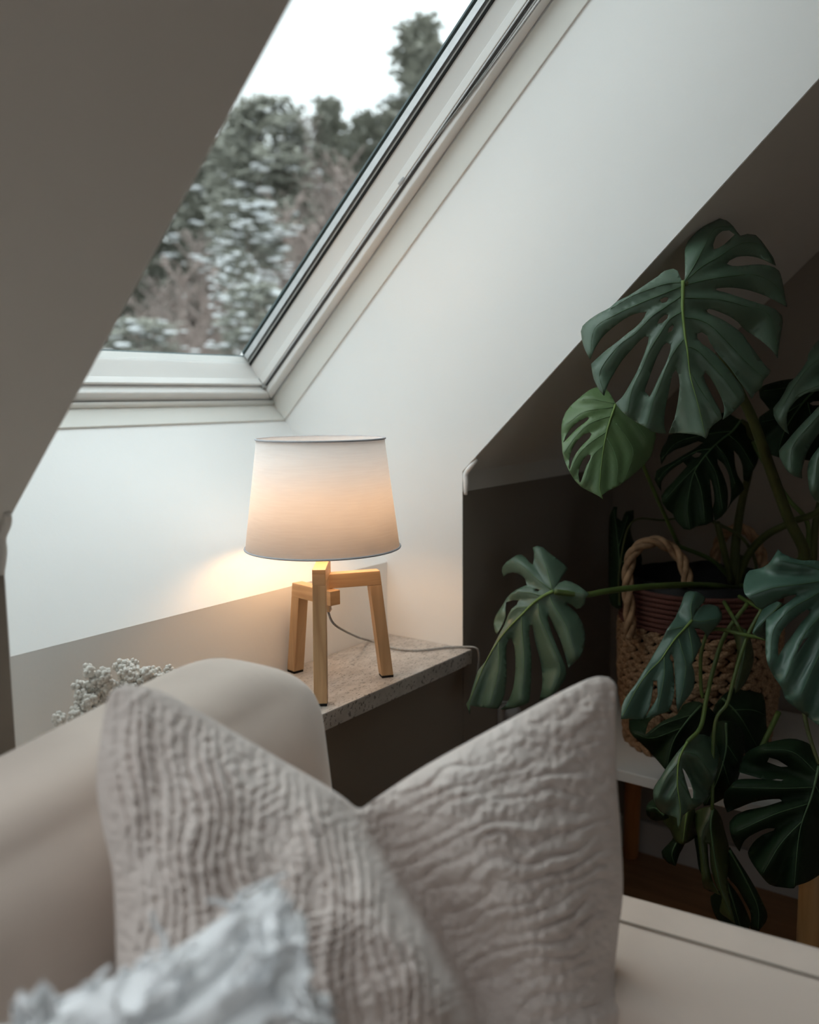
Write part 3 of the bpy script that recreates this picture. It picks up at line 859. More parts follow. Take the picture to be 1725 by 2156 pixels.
for row in range(13):
    v = .01 + row * .06
    u = -.02
    while u < 1:
        L_ = r.uniform(.18, .36)
        ribbon(max(0, u), max(0, v + r.uniform(-.02, .02)), L_, r.uniform(-.05, .05), 40, r.uniform(.009, .016), 0, r.uniform(-.3, .9), r.uniform(0, 90))
        u += L_ * r.uniform(.85, 1.15)
for k in range(9):
    ribbon(1 - r.random() * .06, k * .065, r.uniform(-.03, .0), r.uniform(.09, .14), 16, r.uniform(.010, .018), 0, r.uniform(.2, 1.2), r.uniform(0, 90))
for k in range(18):       # larger loose flaps
    ribbon(r.random() * .9, .03 + r.random() * .45, r.uniform(.04, .08), r.uniform(-.03, .05), 12, r.uniform(.018, .028), 0, r.uniform(.0, .8), r.uniform(0, 90))
for k in range(90):
    strand(r.random(), r.random() ** 1.5 * .6, r.uniform(.018, .036), r.uniform(0, 200))
for k in range(26):
    strand(r.random(), .0, r.uniform(.018, .034), r.uniform(0, 200))
rf = bmo('ruffle', bm, M_white_fab, smooth=True); rf['kind'] = 'stuff'
rf.parent = wp
md = rf.modifiers.new('cloth_thickness', 'SOLIDIFY'); md.thickness = .0008
# ------------------------------------------------------------------ plant table
TZ = -.24
tbl = thing('plant_table', 'low white table with round wooden legs under the plant basket', 'table', (.43, -.36, FLOOR))
parts = []
bm = bmesh.new(); box(bm, .157, .682, -.665, -.045, TZ - .022, TZ); bevel(bm, .003, 2); parts.append(bmo('table_top', bm, M_table))
for (x, y), m in (((.215, -.60), M_legoak), ((.215, -.10), M_legred), ((.635, -.60), M_legred), ((.635, -.10), M_legred)):
    dx = .02 * (1 if x > .4 else -.5); dy = .012 * (1 if y > -.3 else -1) * (0 if m is M_legoak else 1)
    bm = bmesh.new(); hi_, lo_ = Vector((x, y, TZ - .022)), Vector((x + dx, y + dy, FLOOR))
    tube(bm, [hi_, hi_.lerp(lo_, .5), lo_ + Vector((0, 0, .004)), lo_], lambda t_: (.0225 - .005 * t_) if t_ < .99 else .0145, 20)
    o = bmo('leg', bm, m, smooth=True); parts.append(o)
adopt(tbl, *parts)

# ------------------------------------------------------------------ woven basket
BC = Vector((.392, -.326, TZ))
bas = thing('plant_basket', 'round seagrass basket with maroon rim band and rope handles on the white table', 'basket', BC)
RBK = .158
def rad_at(z): return RBK * (.90 + .10 * min(1, z / .16))
def row_mesh(slant):
    bm = bmesh.new(); N = 32
    for k in range(N):
        a = k * math.tau / N
        for lay in (0, 1):
            aa = a + (.5 * math.tau / N) * lay
            m = Matrix.Rotation(aa, 4, 'Z') @ Matrix.Translation((1.0 + .006 * (k % 3) - .01, 0, (.030 if lay else -.030))) @ Matrix.Rotation(slant * (.5 if lay else -.5), 4, 'X') @ Matrix.Diagonal((.046, .132, .050, 1))
            bmesh.ops.create_uvsphere(bm, u_segments=8, v_segments=6, radius=1, matrix=m)
    me = bpy.data.meshes.new('braid_row'); bm.to_mesh(me); bm.free(); me.materials.append(M_rope)
    me.polygons.foreach_set('use_smooth', [True] * len(me.polygons)); return me
rm_ = [row_mesh(1), row_mesh(.8)]
NR = 12
for i in range(NR):
    z = .012 + i * .0215; rr = rad_at(z)
    o = link('braid_row', rm_[i % 2]); o.parent = bas
    o.location = (0, 0, z); o.rotation_euler = (0, 0, i * .093); o.scale = (rr, rr, rr)
bm = bmesh.new(); lathe(bm, [(1 + .034 * math.cos(a), .034 * math.sin(a)) for a in [k * math.tau / 8 for k in range(8)]], (0, 0, 0), 56, True)
me = bpy.data.meshes.new('coil_row'); bmesh.ops.recalc_face_normals(bm, faces=bm.faces); bm.to_mesh(me); bm.free(); me.materials.append(M_maroon)
me.polygons.foreach_set('use_smooth', [True] * len(me.polygons))
zb = .012 + NR * .0215 - .006
for i in range(8):
    o = link('coil_row', me); o.parent = bas
    rr = RBK * (.995 - .002 * i); o.location = (0, 0, zb + i * .0098); o.scale = (rr, rr, rr)
BH = zb + 7 * .0098 + .005
bm = bmesh.new(); lathe(bm, [(0, .002), (RBK * .87, .002), (RBK * .93, .1), (RBK * .95, BH + .012), (RBK * .90, BH + .016), (RBK * .88, BH - .01), (RBK * .84, BH - .05), (0, BH - .05)], (0, 0, 0), 40)
for v in bm.verts:
    if v.co.z > BH - .02: v.co += Vector((noise.noise(v.co * 30), noise.noise(v.co * 30 + Vector((5, 0, 0))), noise.noise(v.co * 25 + Vector((0, 7, 0))))) * .008
o = bmo('liner', bm, M_liner, smooth=True); o.parent = bas
def rope(path, name, R0=.0065, rs=.0062, turns=9):
    pts = catmull(path, 12); out = []
    hd = bpy.data.objects.new(name, None); COL.objects.link(hd); hd.parent = bas
    n_ = len(pts)
    for k in range(3):
        t0 = (pts[1] - pts[0]).normalized(); nr = t0.orthogonal().normalized(); q = []
        for i, p in enumerate(pts):
            t_ = (pts[min(i + 1, n_ - 1)] - pts[max(i - 1, 0)]).normalized(); nr = (nr - t_ * nr.dot(t_)).normalized(); b_ = t_.cross(nr)
            a = turns * math.tau * i / n_ / 2 + k * math.tau / 3
            q.append(p + (nr * math.cos(a) + b_ * math.sin(a)) * R0)
        bm = bmesh.new(); tube(bm, q, rs, 7); s_ = bmo('strand', bm, M_rope, smooth=True)
        s_.parent = hd; s_.matrix_parent_inverse = Matrix.Translation(bas.location).inverted()
def bask(px, py, z_hint=None):
    return at(px, py, z_hint)
rope([at(1328, 1345, 1.755), at(1326, 1290, 1.755), at(1322, 1215, 1.76), at(1336, 1160, 1.765), at(1382, 1140, 1.77), at(1428, 1168, 1.765), at(1447, 1220, 1.75), at(1447, 1300, 1.725), at(1446, 1345, 1.72)], 'handle')
rope([at(1503, 1290, 1.985), at(1505, 1225, 1.985), at(1507, 1170, 1.985), at(1522, 1130, 1.98), at(1558, 1112, 1.97), at(1590, 1135, 1.96), at(1606, 1180, 1.95), at(1612, 1230, 1.95), at(1612, 1290, 1.95)], 'handle')

# ------------------------------------------------------------------ monstera
plant = thing('monstera_plant', 'large monstera plant with split glossy leaves in the seagrass basket', 'plant', BC + Vector((0, 0, .03)))
PINV = Matrix.Translation(plant.location).inverted()
def pchild(o, par=None):
    o.parent = par or plant
    o.matrix_parent_inverse = PINV if par is None else Matrix.Identity(4)
    return o
bm = bmesh.new(); lathe(bm, [(0, BH - .02), (RBK * .5, BH - .022), (RBK * .83, BH - .035), (RBK * .83, BH - .07), (0, BH - .07)], BC, 40)
for v in bm.verts:
    if v.co.z > BC.z + BH - .04: v.co.z += .008 * noise.noise(v.co * 60)
pchild(bmo('soil', bm, M_soil, smooth=True))

def inside(q, poly):
    x, y = q; c = False; j = len(poly) - 1
    for i in range(len(poly)):
        xi, yi = poly[i]; xj, yj = poly[j]
        if (yi > y) != (yj > y) and x < (xj - xi) * (y - yi) / (yj - yi) + xi: c = not c
        j = i
    return c
def refine(poly, closed=True):
    n_ = len(poly); out = []
    P_ = [Vector((p[0], p[1])) for p in poly]
    sharp = []
    for i in range(n_):
        a, b_, c_ = P_[i - 1], P_[i], P_[(i + 1) % n_]
        d1, d2 = (b_ - a), (c_ - b_)
        sharp.append(d1.length < 1e-6 or d2.length < 1e-6 or d1.normalized().dot(d2.normalized()) < .3)
    for i in range(n_):
        b_, c_ = P_[i], P_[(i + 1) % n_]
        a = b_ if sharp[i] else P_[i - 1]; d = c_ if sharp[(i + 1) % n_] else P_[(i + 2) % n_]
        L_ = (c_ - b_).length; k = max(1, min(6, int(L_ / 9)))
        for q in range(k):
            t_ = q / k
            m0 = (c_ - a) * .5 if not sharp[i] else (c_ - b_); m1 = (d - b_) * .5 if not sharp[(i + 1) % n_] else (c_ - b_)
            lim = L_
            if m0.length > lim: m0 = m0.normalized() * lim
            if m1.length > lim: m1 = m1.normalized() * lim
            h = b_ * (2 * t_ ** 3 - 3 * t_ ** 2 + 1) + m0 * (t_ ** 3 - 2 * t_ ** 2 + t_) + c_ * (-2 * t_ ** 3 + 3 * t_ ** 2) + m1 * (t_ ** 3 - t_ ** 2)
            out.append((h.x, h.y))
    return out
def segd(q, A, Bv):
    best = 1e9
    for (ax, ay), (bx, by) in zip(A, Bv):
        dx, dy = bx - ax, by - ay; L2 = dx * dx + dy * dy
        t_ = 0 if L2 == 0 else max(0, min(1, ((q[0] - ax) * dx + (q[1] - ay) * dy) / L2))
        d = math.hypot(q[0] - ax - t_ * dx, q[1] - ay - t_ * dy)
        if d < best: best = d
    return best
def leaf(org, sc, outline, holes, midrib, veins, d0, gx, gy, kv, m, cup=.02, step=11, mr=.0022, mm=None, vm=None, vr=.0007):
    T_ = lambda pts: [(org[0] + p[0] * sc, org[1] + p[1] * sc) for p in pts]
    out = refine(T_(outline)); hol = [refine(T_(h)) for h in holes]; mid = T_(midrib); vn = [T_(v) for v in veins]
    bx, by = mid[0]
    segA, segB = [], []
    for pl_ in [mid] + vn:
        segA += pl_[:-1]; segB += pl_[1:]
    mA, mB = mid[:-1], mid[1:]
    sz = max(math.hypot(p[0] - bx, p[1] - by) for p in out)
    def depth(q):
        dv = segd(q, segA, segB); dm = segd(q, mA, mB)
        rr = math.hypot(q[0] - bx, q[1] - by) / sz
        return d0 + gx * (q[0] - bx) / 100 + gy * (q[1] - by) / 100 + kv * dv ** 1.25 / 40 + cup * (rr ** 2) * .6 + cup * (dm / sz * 2) ** 2 + .0022 * noise.noise((q[0] / 38, q[1] / 38, sc * 50))
    pts = list(out); edges = [(i, (i + 1) % len(out)) for i in range(len(out))]
    for h in hol:
        o_ = len(pts); pts += h; edges += [(o_ + i, o_ + (i + 1) % len(h)) for i in range(len(h))]
    xs = [p[0] for p in out]; ys = [p[1] for p in out]
    y = min(ys) + step / 2; row = 0
    while y < max(ys):
        x = min(xs) + (step / 2 if row % 2 else 0)
        while x < max(xs):
            if inside((x, y), out) and not any(inside((x, y), h) for h in hol): pts.append((x, y))
            x += step
        y += step * .87; row += 1
    vs, es, fs, *_ = delaunay_2d_cdt([Vector(p) for p in pts], edges, [], 0, 1e-4)
    F = []
    for f in fs:
        c_ = (sum(vs[i].x for i in f) / len(f), sum(vs[i].y for i in f) / len(f))
        if inside(c_, out) and not any(inside(c_, h) for h in hol): F.append(tuple(f))
    used = sorted({i for f in F for i in f}); rmap = {k: i for i, k in enumerate(used)}
    verts = [at(vs[i].x, vs[i].y, depth((vs[i].x, vs[i].y))) for i in used]
    me = bpy.data.meshes.new('leaf'); me.from_pydata([tuple(v) for v in verts], [], [tuple(rmap[i] for i in f) for f in F]); me.update()
    o = link('leaf', me, m, None, True)
    md = o.modifiers.new('blade_thickness', 'SOLIDIFY'); md.thickness = .0009; md.offset = 0
    pchild(o)
    def surf(poly, lift, n_):
        return [at(p.x, p.y, depth((p.x, p.y)) - lift) for p in catmull([Vector((q[0], q[1], 0)) for q in poly], n_)]
    bm = bmesh.new(); tube(bm, surf(mid, .0006, 8), lambda t_: mr * (1 - t_) ** 1.5 + .0003, 6)
    pchild(bmo('midrib', bm, mm or M_midrib, smooth=True), o)
    if vn:
        bm = bmesh.new()
        for v in vn: tube(bm, surf(v, .0001, 6), lambda t_: vr * (1 - .7 * t_) + .0001, 5)
        pchild(bmo('veins', bm, vm or M_vein, smooth=True), o)
    return o
def petiole(pts, r0, r1, m=None, name='petiole'):
    bm = bmesh.new(); P_ = [at(*p) for p in pts]
    tube(bm, catmull(P_, 8), lambda t_: r0 + (r1 - r0) * t_, 10)
    return pchild(bmo(name, bm, m or M_petiole, smooth=True))

# the big leaf
leaf((1200, 440), .28986,
 [(835,515),(838,460),(837,360),(838,290),(860,235),(910,180),(970,130),(1040,95),(1090,70),(1140,85),(1190,130),(1240,195),(1290,182),(1350,190),(1390,230),(1440,300),(1480,360),(1497,412),(1440,385),(1370,355),(1290,342),(1210,350),(1160,375),(1140,400),(1180,415),(1250,415),(1330,405),(1420,405),(1488,425),(1520,450),(1540,510),(1555,580),(1565,650),(1578,712),(1520,680),(1440,640),(1350,605),(1250,580),(1150,570),(1065,577),(1060,590),(1120,605),(1230,640),(1350,680),(1450,710),(1500,735),(1540,775),(1547,820),(1535,900),(1525,960),(1515,1030),(1510,1085),(1480,1040),(1420,980),(1340,920),(1270,875),(1220,820),(1170,785),(1080,745),(1010,725),(985,740),(1020,765),(1100,800),(1180,850),(1250,905),(1290,960),(1340,1030),(1390,1100),(1420,1140),(1460,1175),(1440,1210),(1405,1245),(1395,1290),(1345,1340),(1322,1378),(1300,1340),(1240,1260),(1170,1160),(1100,1080),(1060,1030),(1020,970),(1000,920),(960,895),(925,905),(925,940),(960,980),(1010,1015),(1070,1070),(1140,1150),(1210,1240),(1260,1310),(1270,1390),(1230,1430),(1170,1490),(1112,1530),(1122,1490),(1125,1440),(1100,1370),(1060,1290),(1020,1220),(985,1185),(970,1210),(985,1260),(1020,1330),(1060,1410),(1095,1470),(1105,1522),(1060,1555),(1015,1600),(1000,1650),(988,1668),(960,1650),(890,1635),(800,1628),(720,1630),(740,1580),(770,1490),(790,1380),(800,1280),(790,1200),(770,1165),(745,1200),(730,1270),(710,1370),(690,1470),(685,1570),(702,1632),(650,1630),(600,1618),(545,1580),(515,1565),(470,1540),(420,1505),(370,1460),(335,1410),(380,1370),(430,1290),(480,1200),(520,1110),(550,1030),(570,970),(575,930),(545,925),(500,965),(440,1030),(380,1100),(330,1180),(290,1250),(265,1310),(250,1358),(205,1300),(175,1230),(160,1160),(155,1125),(200,1085),(260,1030),(340,970),(420,905),(490,850),(540,790),(560,745),(500,755),(430,780),(360,825),(290,880),(230,940),(180,1020),(148,1095),(110,1020),(90,950),(82,890),(95,850),(150,800),(220,755),(290,718),(340,675),(420,635),(500,585),(580,530),(640,490),(690,450),(750,435),(785,450),(800,490),(812,515),(823,530)],
 [[(1045,295),(1040,260),(1060,205),(1110,160),(1160,155),(1200,185),(1160,225),(1120,260),(1080,285)],
  [(735,985),(705,970),(680,990),(640,1060),(600,1160),(565,1260),(545,1325),(580,1365),(610,1310),(650,1220),(690,1140),(725,1050)],
  [(655,660),(690,640),(718,645),(705,675),(670,685)],[(635,835),(650,800),(690,768),(715,768),(710,795),(670,830)],[(710,900),(720,865),(745,843),(757,850),(745,885)]],
 [(822,525),(820,640),(820,740),(835,900),(855,1030),(870,1170),(885,1250),(940,1450),(985,1650)],
 [[(838,525),(960,420),(1080,350),(1250,250),(1400,270),(1480,385)],[(838,520),(900,420),(980,270),(1060,140),(1180,130)],[(840,552),(970,520),(1150,490),(1350,480),(1500,560),(1565,690)],[(840,645),(960,650),(1100,660),(1250,700),(1450,770),(1510,1040)],[(840,790),(920,800),(1020,845),(1130,950),(1280,1110),(1400,1220)],[(865,1000),(930,1030),(1020,1120),(1120,1230),(1230,1380)],[(880,1190),(950,1310),(1080,1510)],[(815,535),(700,545),(560,590),(440,640),(300,725)],[(810,565),(660,625),(500,690),(330,770),(180,870),(148,1070)],[(810,635),(700,710),(600,780),(480,900),(350,1000),(220,1180),(245,1330)],[(810,750),(730,800),(660,900),(580,1030),(520,1170),(450,1320),(420,1480)],[(825,950),(770,1020),(710,1130),(660,1260),(600,1420),(560,1570)]],
 1.368, .012, -.022, .011, M_leaf, cup=.035, step=10, mr=.0032)
# the young yellow-green leaf under it
leaf((1160, 780), .1739,
 [(785,400),(740,320),(690,240),(640,205),(550,205),(450,250),(340,340),(240,430),(180,510),(145,600),(130,720),(135,860),(145,1000),(175,1110),(225,1220),(290,1330),(360,1400),(450,1455),(540,1500),(600,1535),(635,1565),(615,1515),(690,1460),(800,1410),(900,1340),(1000,1260),(1120,1150),(1210,1040),(1250,900),(1275,800),(1240,690),(1130,580),(960,480),(830,430)],
 [[(150,880),(180,800),(250,700),(350,610),(440,570),(468,575),(440,610),(350,680),(270,750),(200,830)],[(225,1200),(225,1080),(260,950),(330,840),(400,775),(470,750),(495,770),(470,820),(390,900),(310,1000),(260,1100),(235,1190)],[(350,1360),(335,1260),(350,1170),(390,1080),(450,1020),(485,1025),(480,1070),(430,1160),(400,1250),(370,1340)]],
 [(785,410),(740,540),(690,700),(650,880),(620,1080),(600,1280),(592,1430),(630,1555)],
 [[(775,400),(650,375),(480,345),(380,355)],[(760,445),(560,470),(380,510),(200,650)],[(735,550),(600,590),(450,660),(300,800),(160,1000)],[(680,740),(500,860),(350,1000),(250,1180)],[(640,900),(500,1050),(420,1300)],[(790,640),(900,780),(1000,1000),(900,1300)],[(680,820),(760,960),(810,1150),(790,1380)],[(800,420),(1000,600),(1180,850)]],
 1.50, .010, -.03, .009, M_leafy, cup=.025, step=8, mr=.0018, vm=M_veinp)
# leaf reaching left in front of the dark wall
leaf((970, 1130), .18553,
 [(1060,600),(1100,540),(1150,460),(1220,360),(1170,310),(1080,240),(1000,180),(930,120),(870,105),(820,125),(835,190),(835,250),(820,320),(780,290),(735,235),(690,205),(640,210),(590,240),(520,290),(480,340),(470,390),(485,455),(530,420),(590,405),(650,415),(700,445),(735,480),(750,550),(690,575),(640,600),(580,640),(530,690),(470,790),(400,900),(378,1000),(395,1085),(415,1105),(450,1050),(490,970),(515,900),(510,820),(517,745),(590,722),(660,720),(640,770),(580,820),(535,900),(500,1000),(450,1090),(400,1190),(340,1300),(280,1420),(200,1520),(160,1640),(140,1700),(100,1840),(65,1900),(90,1980),(108,2020),(110,1915),(200,1930),(330,1945),(430,1950),(470,1870),(500,1780),(520,1600),(520,1450),(515,1330),(525,1220),(545,1160),(580,1155),(605,1220),(620,1320),(625,1480),(610,1650),(580,1780),(520,1900),(455,1958),(480,1965),(600,1945),(700,1915),(770,1885),(790,1780),(800,1600),(805,1450),(800,1300),(785,1180),(775,1080),(785,1010),(810,1005),(830,1080),(850,1200),(880,1310),(910,1430),(930,1600),(920,1750),(890,1860),(1000,1820),(1090,1750),(1160,1660),(1200,1560),(1190,1470),(1140,1350),(1080,1210),(1020,1050),(985,920),(995,885),(1020,920),(1070,1040),(1130,1160),(1180,1320),(1210,1440),(1225,1490),(1300,1420),(1370,1340),(1405,1240),(1415,1120),(1400,1030),(1350,920),(1290,840),(1240,800),(1200,760),(1215,752),(1270,775),(1315,820),(1360,810),(1410,760),(1420,690),(1460,650),(1400,600),(1330,550),(1250,510),(1180,500),(1120,525),(1085,565)],
 [[(840,600),(865,590),(900,605),(880,622),(850,615)]],
 [(1055,617),(930,680),(820,760),(700,880),(580,1000),(460,1140),(360,1290),(250,1500),(110,1850),(88,1960)],
 [[(1040,610),(880,490),(720,340),(600,260)],[(1040,590),(960,320),(880,150)],[(920,670),(780,635),(640,625)],[(750,800),(640,810),(540,880)],[(1010,680),(1060,790),(1200,1020),(1300,1350)],[(880,760),(900,920),(1000,1150),(1130,1500),(1050,1750)],[(690,890),(700,1100),(720,1400),(690,1850)],[(430,1200),(430,1500),(330,1900)],[(1070,620),(1250,620),(1400,660)]],
 1.62, -.02, -.025, .013, M_leaf, cup=.02, step=8, mr=.0032, vm=M_veinp)
# narrow leaf in front of the basket
leaf((1290, 1220), .15767,
 [(1070,535),(1120,420),(1180,345),(1225,300),(1240,250),(1200,200),(1120,165),(1040,155),(975,180),(950,230),(920,330),(880,420),(840,510),(770,610),(720,680),(690,750),(650,830),(600,920),(540,1020),(490,1110),(400,1250),(330,1370),(240,1490),(160,1600),(125,1700),(112,1865),(220,1860),(330,1870),(415,1868),(460,1790),(500,1680),(520,1580),(535,1480),(545,1355),(595,1350),(600,1440),(605,1540),(560,1650),(500,1740),(430,1862),(520,1835),(620,1800),(750,1745),(800,1630),(825,1500),(822,1350),(812,1200),(800,1110),(760,1050),(780,995),(815,1040),(826,1200),(840,1400),(850,1560),(855,1680),(870,1785),(900,1720),(960,1630),(1040,1530),(1085,1440),(1100,1330),(1085,1210),(1060,1130),(1100,1060),(1150,950),(1190,870),(1160,780),(1120,700),(1090,645),(1160,655),(1220,690),(1265,770),(1300,720),(1350,660),(1420,590),(1460,520),(1460,440),(1420,370),(1340,340),(1220,340),(1160,380),(1110,450),(1082,520)],
 [], [(1062,545),(960,660),(850,780),(740,930),(640,1080),(480,1240),(330,1450),(125,1840)],
 [[(1010,620),(1060,900),(1075,1100)],[(880,790),(930,950),(980,1200),(900,1650)],[(690,1040),(690,1300),(600,1750)],[(940,630),(740,680)],[(1070,545),(1200,560),(1400,520)],[(1060,530),(1050,350),(1100,200)]],
 1.545, .012, -.03, .010, M_leafb, cup=.02, step=7, mr=.0022, vm=M_veinp)
# leaf entering from the right at mid height
leaf((1525, 680), .18553,
 [(1500,420),(1400,160),(1240,100),(1078,190),(1000,280),(955,360),(945,430),(880,530),(800,630),(740,680),(690,780),(630,880),(560,970),(565,1050),(620,1150),(690,1230),(740,1265),(710,1150),(720,1020),(780,920),(860,840),(960,790),(1078,770),(1230,720),(1240,800),(1078,945),(1000,1030),(900,1130),(800,1240),(700,1360),(625,1450),(630,1520),(670,1600),(730,1690),(800,1740),(885,1765),(880,1680),(910,1560),(960,1430),(1020,1330),(1078,1250),(1300,1000),(1320,1060),(1078,1410),(990,1530),(950,1640),(955,1780),(980,1930),(1030,2010),(1078,2040),(1300,2080),(1600,1900),(1900,1500),(2000,1000),(1900,500),(1700,260)],
 [], [(1500,440),(1520,800),(1540,1200),(1500,1700),(1320,2070)],
 [[(1490,450),(1300,330),(1050,430),(850,640),(650,970)],[(1500,560),(1300,640),(1000,740),(800,850),(650,1080)],[(1510,760),(1250,880),(1000,1130),(780,1400),(760,1650)],[(1520,950),(1300,1160),(1080,1500),(1030,1850)],[(1530,800),(1800,1100)],[(1530,1150),(1750,1500)]],
 1.50, .01, -.03, .018, M_leaf, cup=.03, step=10, mr=.003)
# dark leaf behind it
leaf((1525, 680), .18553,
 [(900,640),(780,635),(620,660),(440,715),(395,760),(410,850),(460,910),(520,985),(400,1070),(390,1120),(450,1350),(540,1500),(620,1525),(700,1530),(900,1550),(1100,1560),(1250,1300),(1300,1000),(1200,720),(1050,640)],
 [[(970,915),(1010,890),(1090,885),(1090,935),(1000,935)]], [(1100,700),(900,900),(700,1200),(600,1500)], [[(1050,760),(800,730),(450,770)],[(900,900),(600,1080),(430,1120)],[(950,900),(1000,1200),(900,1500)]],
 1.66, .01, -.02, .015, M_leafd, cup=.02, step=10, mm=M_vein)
# broad blue-green leaf at the right edge
leaf((1525, 1080), .2320,
 [(1000,600),(980,520),(862,438),(700,432),(600,402),(530,370),(490,330),(450,400),(400,465),(320,505),(230,525),(200,560),(175,660),(190,740),(240,790),(290,850),(340,875),(400,840),(480,800),(560,760),(650,740),(655,755),(600,800),(520,860),(430,920),(385,960),(380,1130),(380,1280),(400,1380),(450,1480),(520,1580),(560,1690),(640,1760),(760,1850),(862,1930),(960,1960),(1060,1800),(1180,1500),(1280,1150),(1290,850),(1200,650),(1100,560)],
 [[(780,890),(770,920),(700,1000),(620,1110),(540,1220),(490,1310),(490,1180),(520,1080),(600,990),(700,910),(750,875)],[(775,1125),(740,1160),(690,1240),(655,1290),(690,1210),(720,1150)]],
 [(1000,610),(1010,900),(1010,1250),(985,1600),(960,1940)],
 [[(990,600),(750,640),(450,680),(220,760)],[(985,590),(800,490),(500,430)],[(990,650),(800,760),(600,880),(450,1060),(420,1350)],[(1000,760),(850,960),(700,1150),(560,1500)],[(1005,950),(880,1250),(700,1650)],[(1010,800),(1150,1000),(1200,1300)]],
 1.33, .03, -.03, .014, M_leafb, cup=.03, step=11, mr=.003)
# shaded leaf behind the big one
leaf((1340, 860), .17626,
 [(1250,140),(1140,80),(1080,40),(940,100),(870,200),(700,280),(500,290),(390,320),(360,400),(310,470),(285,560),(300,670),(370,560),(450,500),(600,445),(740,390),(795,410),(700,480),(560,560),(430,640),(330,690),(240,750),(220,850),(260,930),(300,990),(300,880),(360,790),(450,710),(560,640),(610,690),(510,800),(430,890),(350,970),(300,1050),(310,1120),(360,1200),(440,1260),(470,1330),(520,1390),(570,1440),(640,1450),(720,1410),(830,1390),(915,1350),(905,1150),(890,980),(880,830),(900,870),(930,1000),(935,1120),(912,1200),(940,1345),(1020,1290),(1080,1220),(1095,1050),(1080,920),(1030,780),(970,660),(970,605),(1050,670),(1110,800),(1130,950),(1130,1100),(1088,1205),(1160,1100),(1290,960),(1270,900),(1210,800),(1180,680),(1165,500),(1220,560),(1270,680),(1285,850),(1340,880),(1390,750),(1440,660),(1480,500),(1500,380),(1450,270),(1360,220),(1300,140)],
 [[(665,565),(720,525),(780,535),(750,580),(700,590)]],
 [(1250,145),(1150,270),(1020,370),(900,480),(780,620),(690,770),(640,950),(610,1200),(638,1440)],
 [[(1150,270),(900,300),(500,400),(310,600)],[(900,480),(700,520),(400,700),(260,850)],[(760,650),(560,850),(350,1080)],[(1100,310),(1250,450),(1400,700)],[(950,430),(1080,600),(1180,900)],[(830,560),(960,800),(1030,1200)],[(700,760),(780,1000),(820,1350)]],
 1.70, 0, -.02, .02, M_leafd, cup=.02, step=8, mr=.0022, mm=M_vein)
# lowest right leaf, its underside coloured as if in shade
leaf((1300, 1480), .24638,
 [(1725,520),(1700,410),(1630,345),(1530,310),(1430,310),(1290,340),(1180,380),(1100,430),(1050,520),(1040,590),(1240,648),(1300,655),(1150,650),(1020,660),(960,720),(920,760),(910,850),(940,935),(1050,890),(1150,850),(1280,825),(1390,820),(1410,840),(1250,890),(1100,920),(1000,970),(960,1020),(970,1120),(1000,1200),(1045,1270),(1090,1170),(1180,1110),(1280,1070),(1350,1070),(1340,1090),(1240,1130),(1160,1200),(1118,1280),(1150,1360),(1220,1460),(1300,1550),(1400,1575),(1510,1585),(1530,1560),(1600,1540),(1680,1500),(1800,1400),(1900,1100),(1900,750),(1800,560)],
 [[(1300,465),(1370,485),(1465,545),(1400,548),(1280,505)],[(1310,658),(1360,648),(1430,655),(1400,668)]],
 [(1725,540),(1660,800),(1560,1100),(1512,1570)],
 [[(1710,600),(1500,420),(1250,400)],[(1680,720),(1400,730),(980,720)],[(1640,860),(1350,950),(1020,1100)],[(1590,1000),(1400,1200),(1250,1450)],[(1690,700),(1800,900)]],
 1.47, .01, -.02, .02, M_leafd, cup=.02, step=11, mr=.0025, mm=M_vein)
# green leaf hanging below the basket
leaf((1300, 1480), .24638,
 [(585,340),(640,280),(740,270),(830,330),(870,450),(855,560),(820,680),(780,790),(700,880),(600,930),(560,965),(530,1090),(515,1050),(510,985),(440,960),(370,930),(320,850),(310,740),(370,640),(430,540),(500,440)],
 [[(553,548),(580,580),(620,660),(650,750),(650,810),(635,818),(610,750),(580,650)]],
 [(600,330),(530,480),(515,700),(540,900),(530,1060)], [[(560,420),(680,450),(800,600)],[(520,640),(650,850)],[(530,500),(420,640),(350,800)],[(516,700),(450,820)]],
 1.49, .01, -.025, .02, M_leaf, cup=.03, step=8)
leaf((1300, 1480), .24638, [(380,930),(560,950),(660,900),(690,1090),(650,1160),(560,1210),(500,1190),(450,1080),(400,1030)], [], [(600,920),(580,1050),(560,1200)], [], 1.53, .01, -.02, .02, M_leafo, cup=.02, step=9)
leaf((1300, 1480), .24638, [(500,1110),(470,1170),(380,1270),(390,1320),(440,1370),(500,1395),(530,1290),(575,1205),(570,1120)], [], [(540,1130),(470,1280),(490,1380)], [], 1.55, .01, -.02, .02, M_leafd, cup=.02, step=9, mm=M_vein)
leaf((1300, 1480), .24638, [(330,810),(270,850),(250,880),(255,960),(330,1010),(400,1000),(440,980),(400,880)], [], [(400,960),(330,900),(270,900)], [], 1.53, .01, -.02, .03, M_leafd, cup=.02, step=8, mm=M_vein)
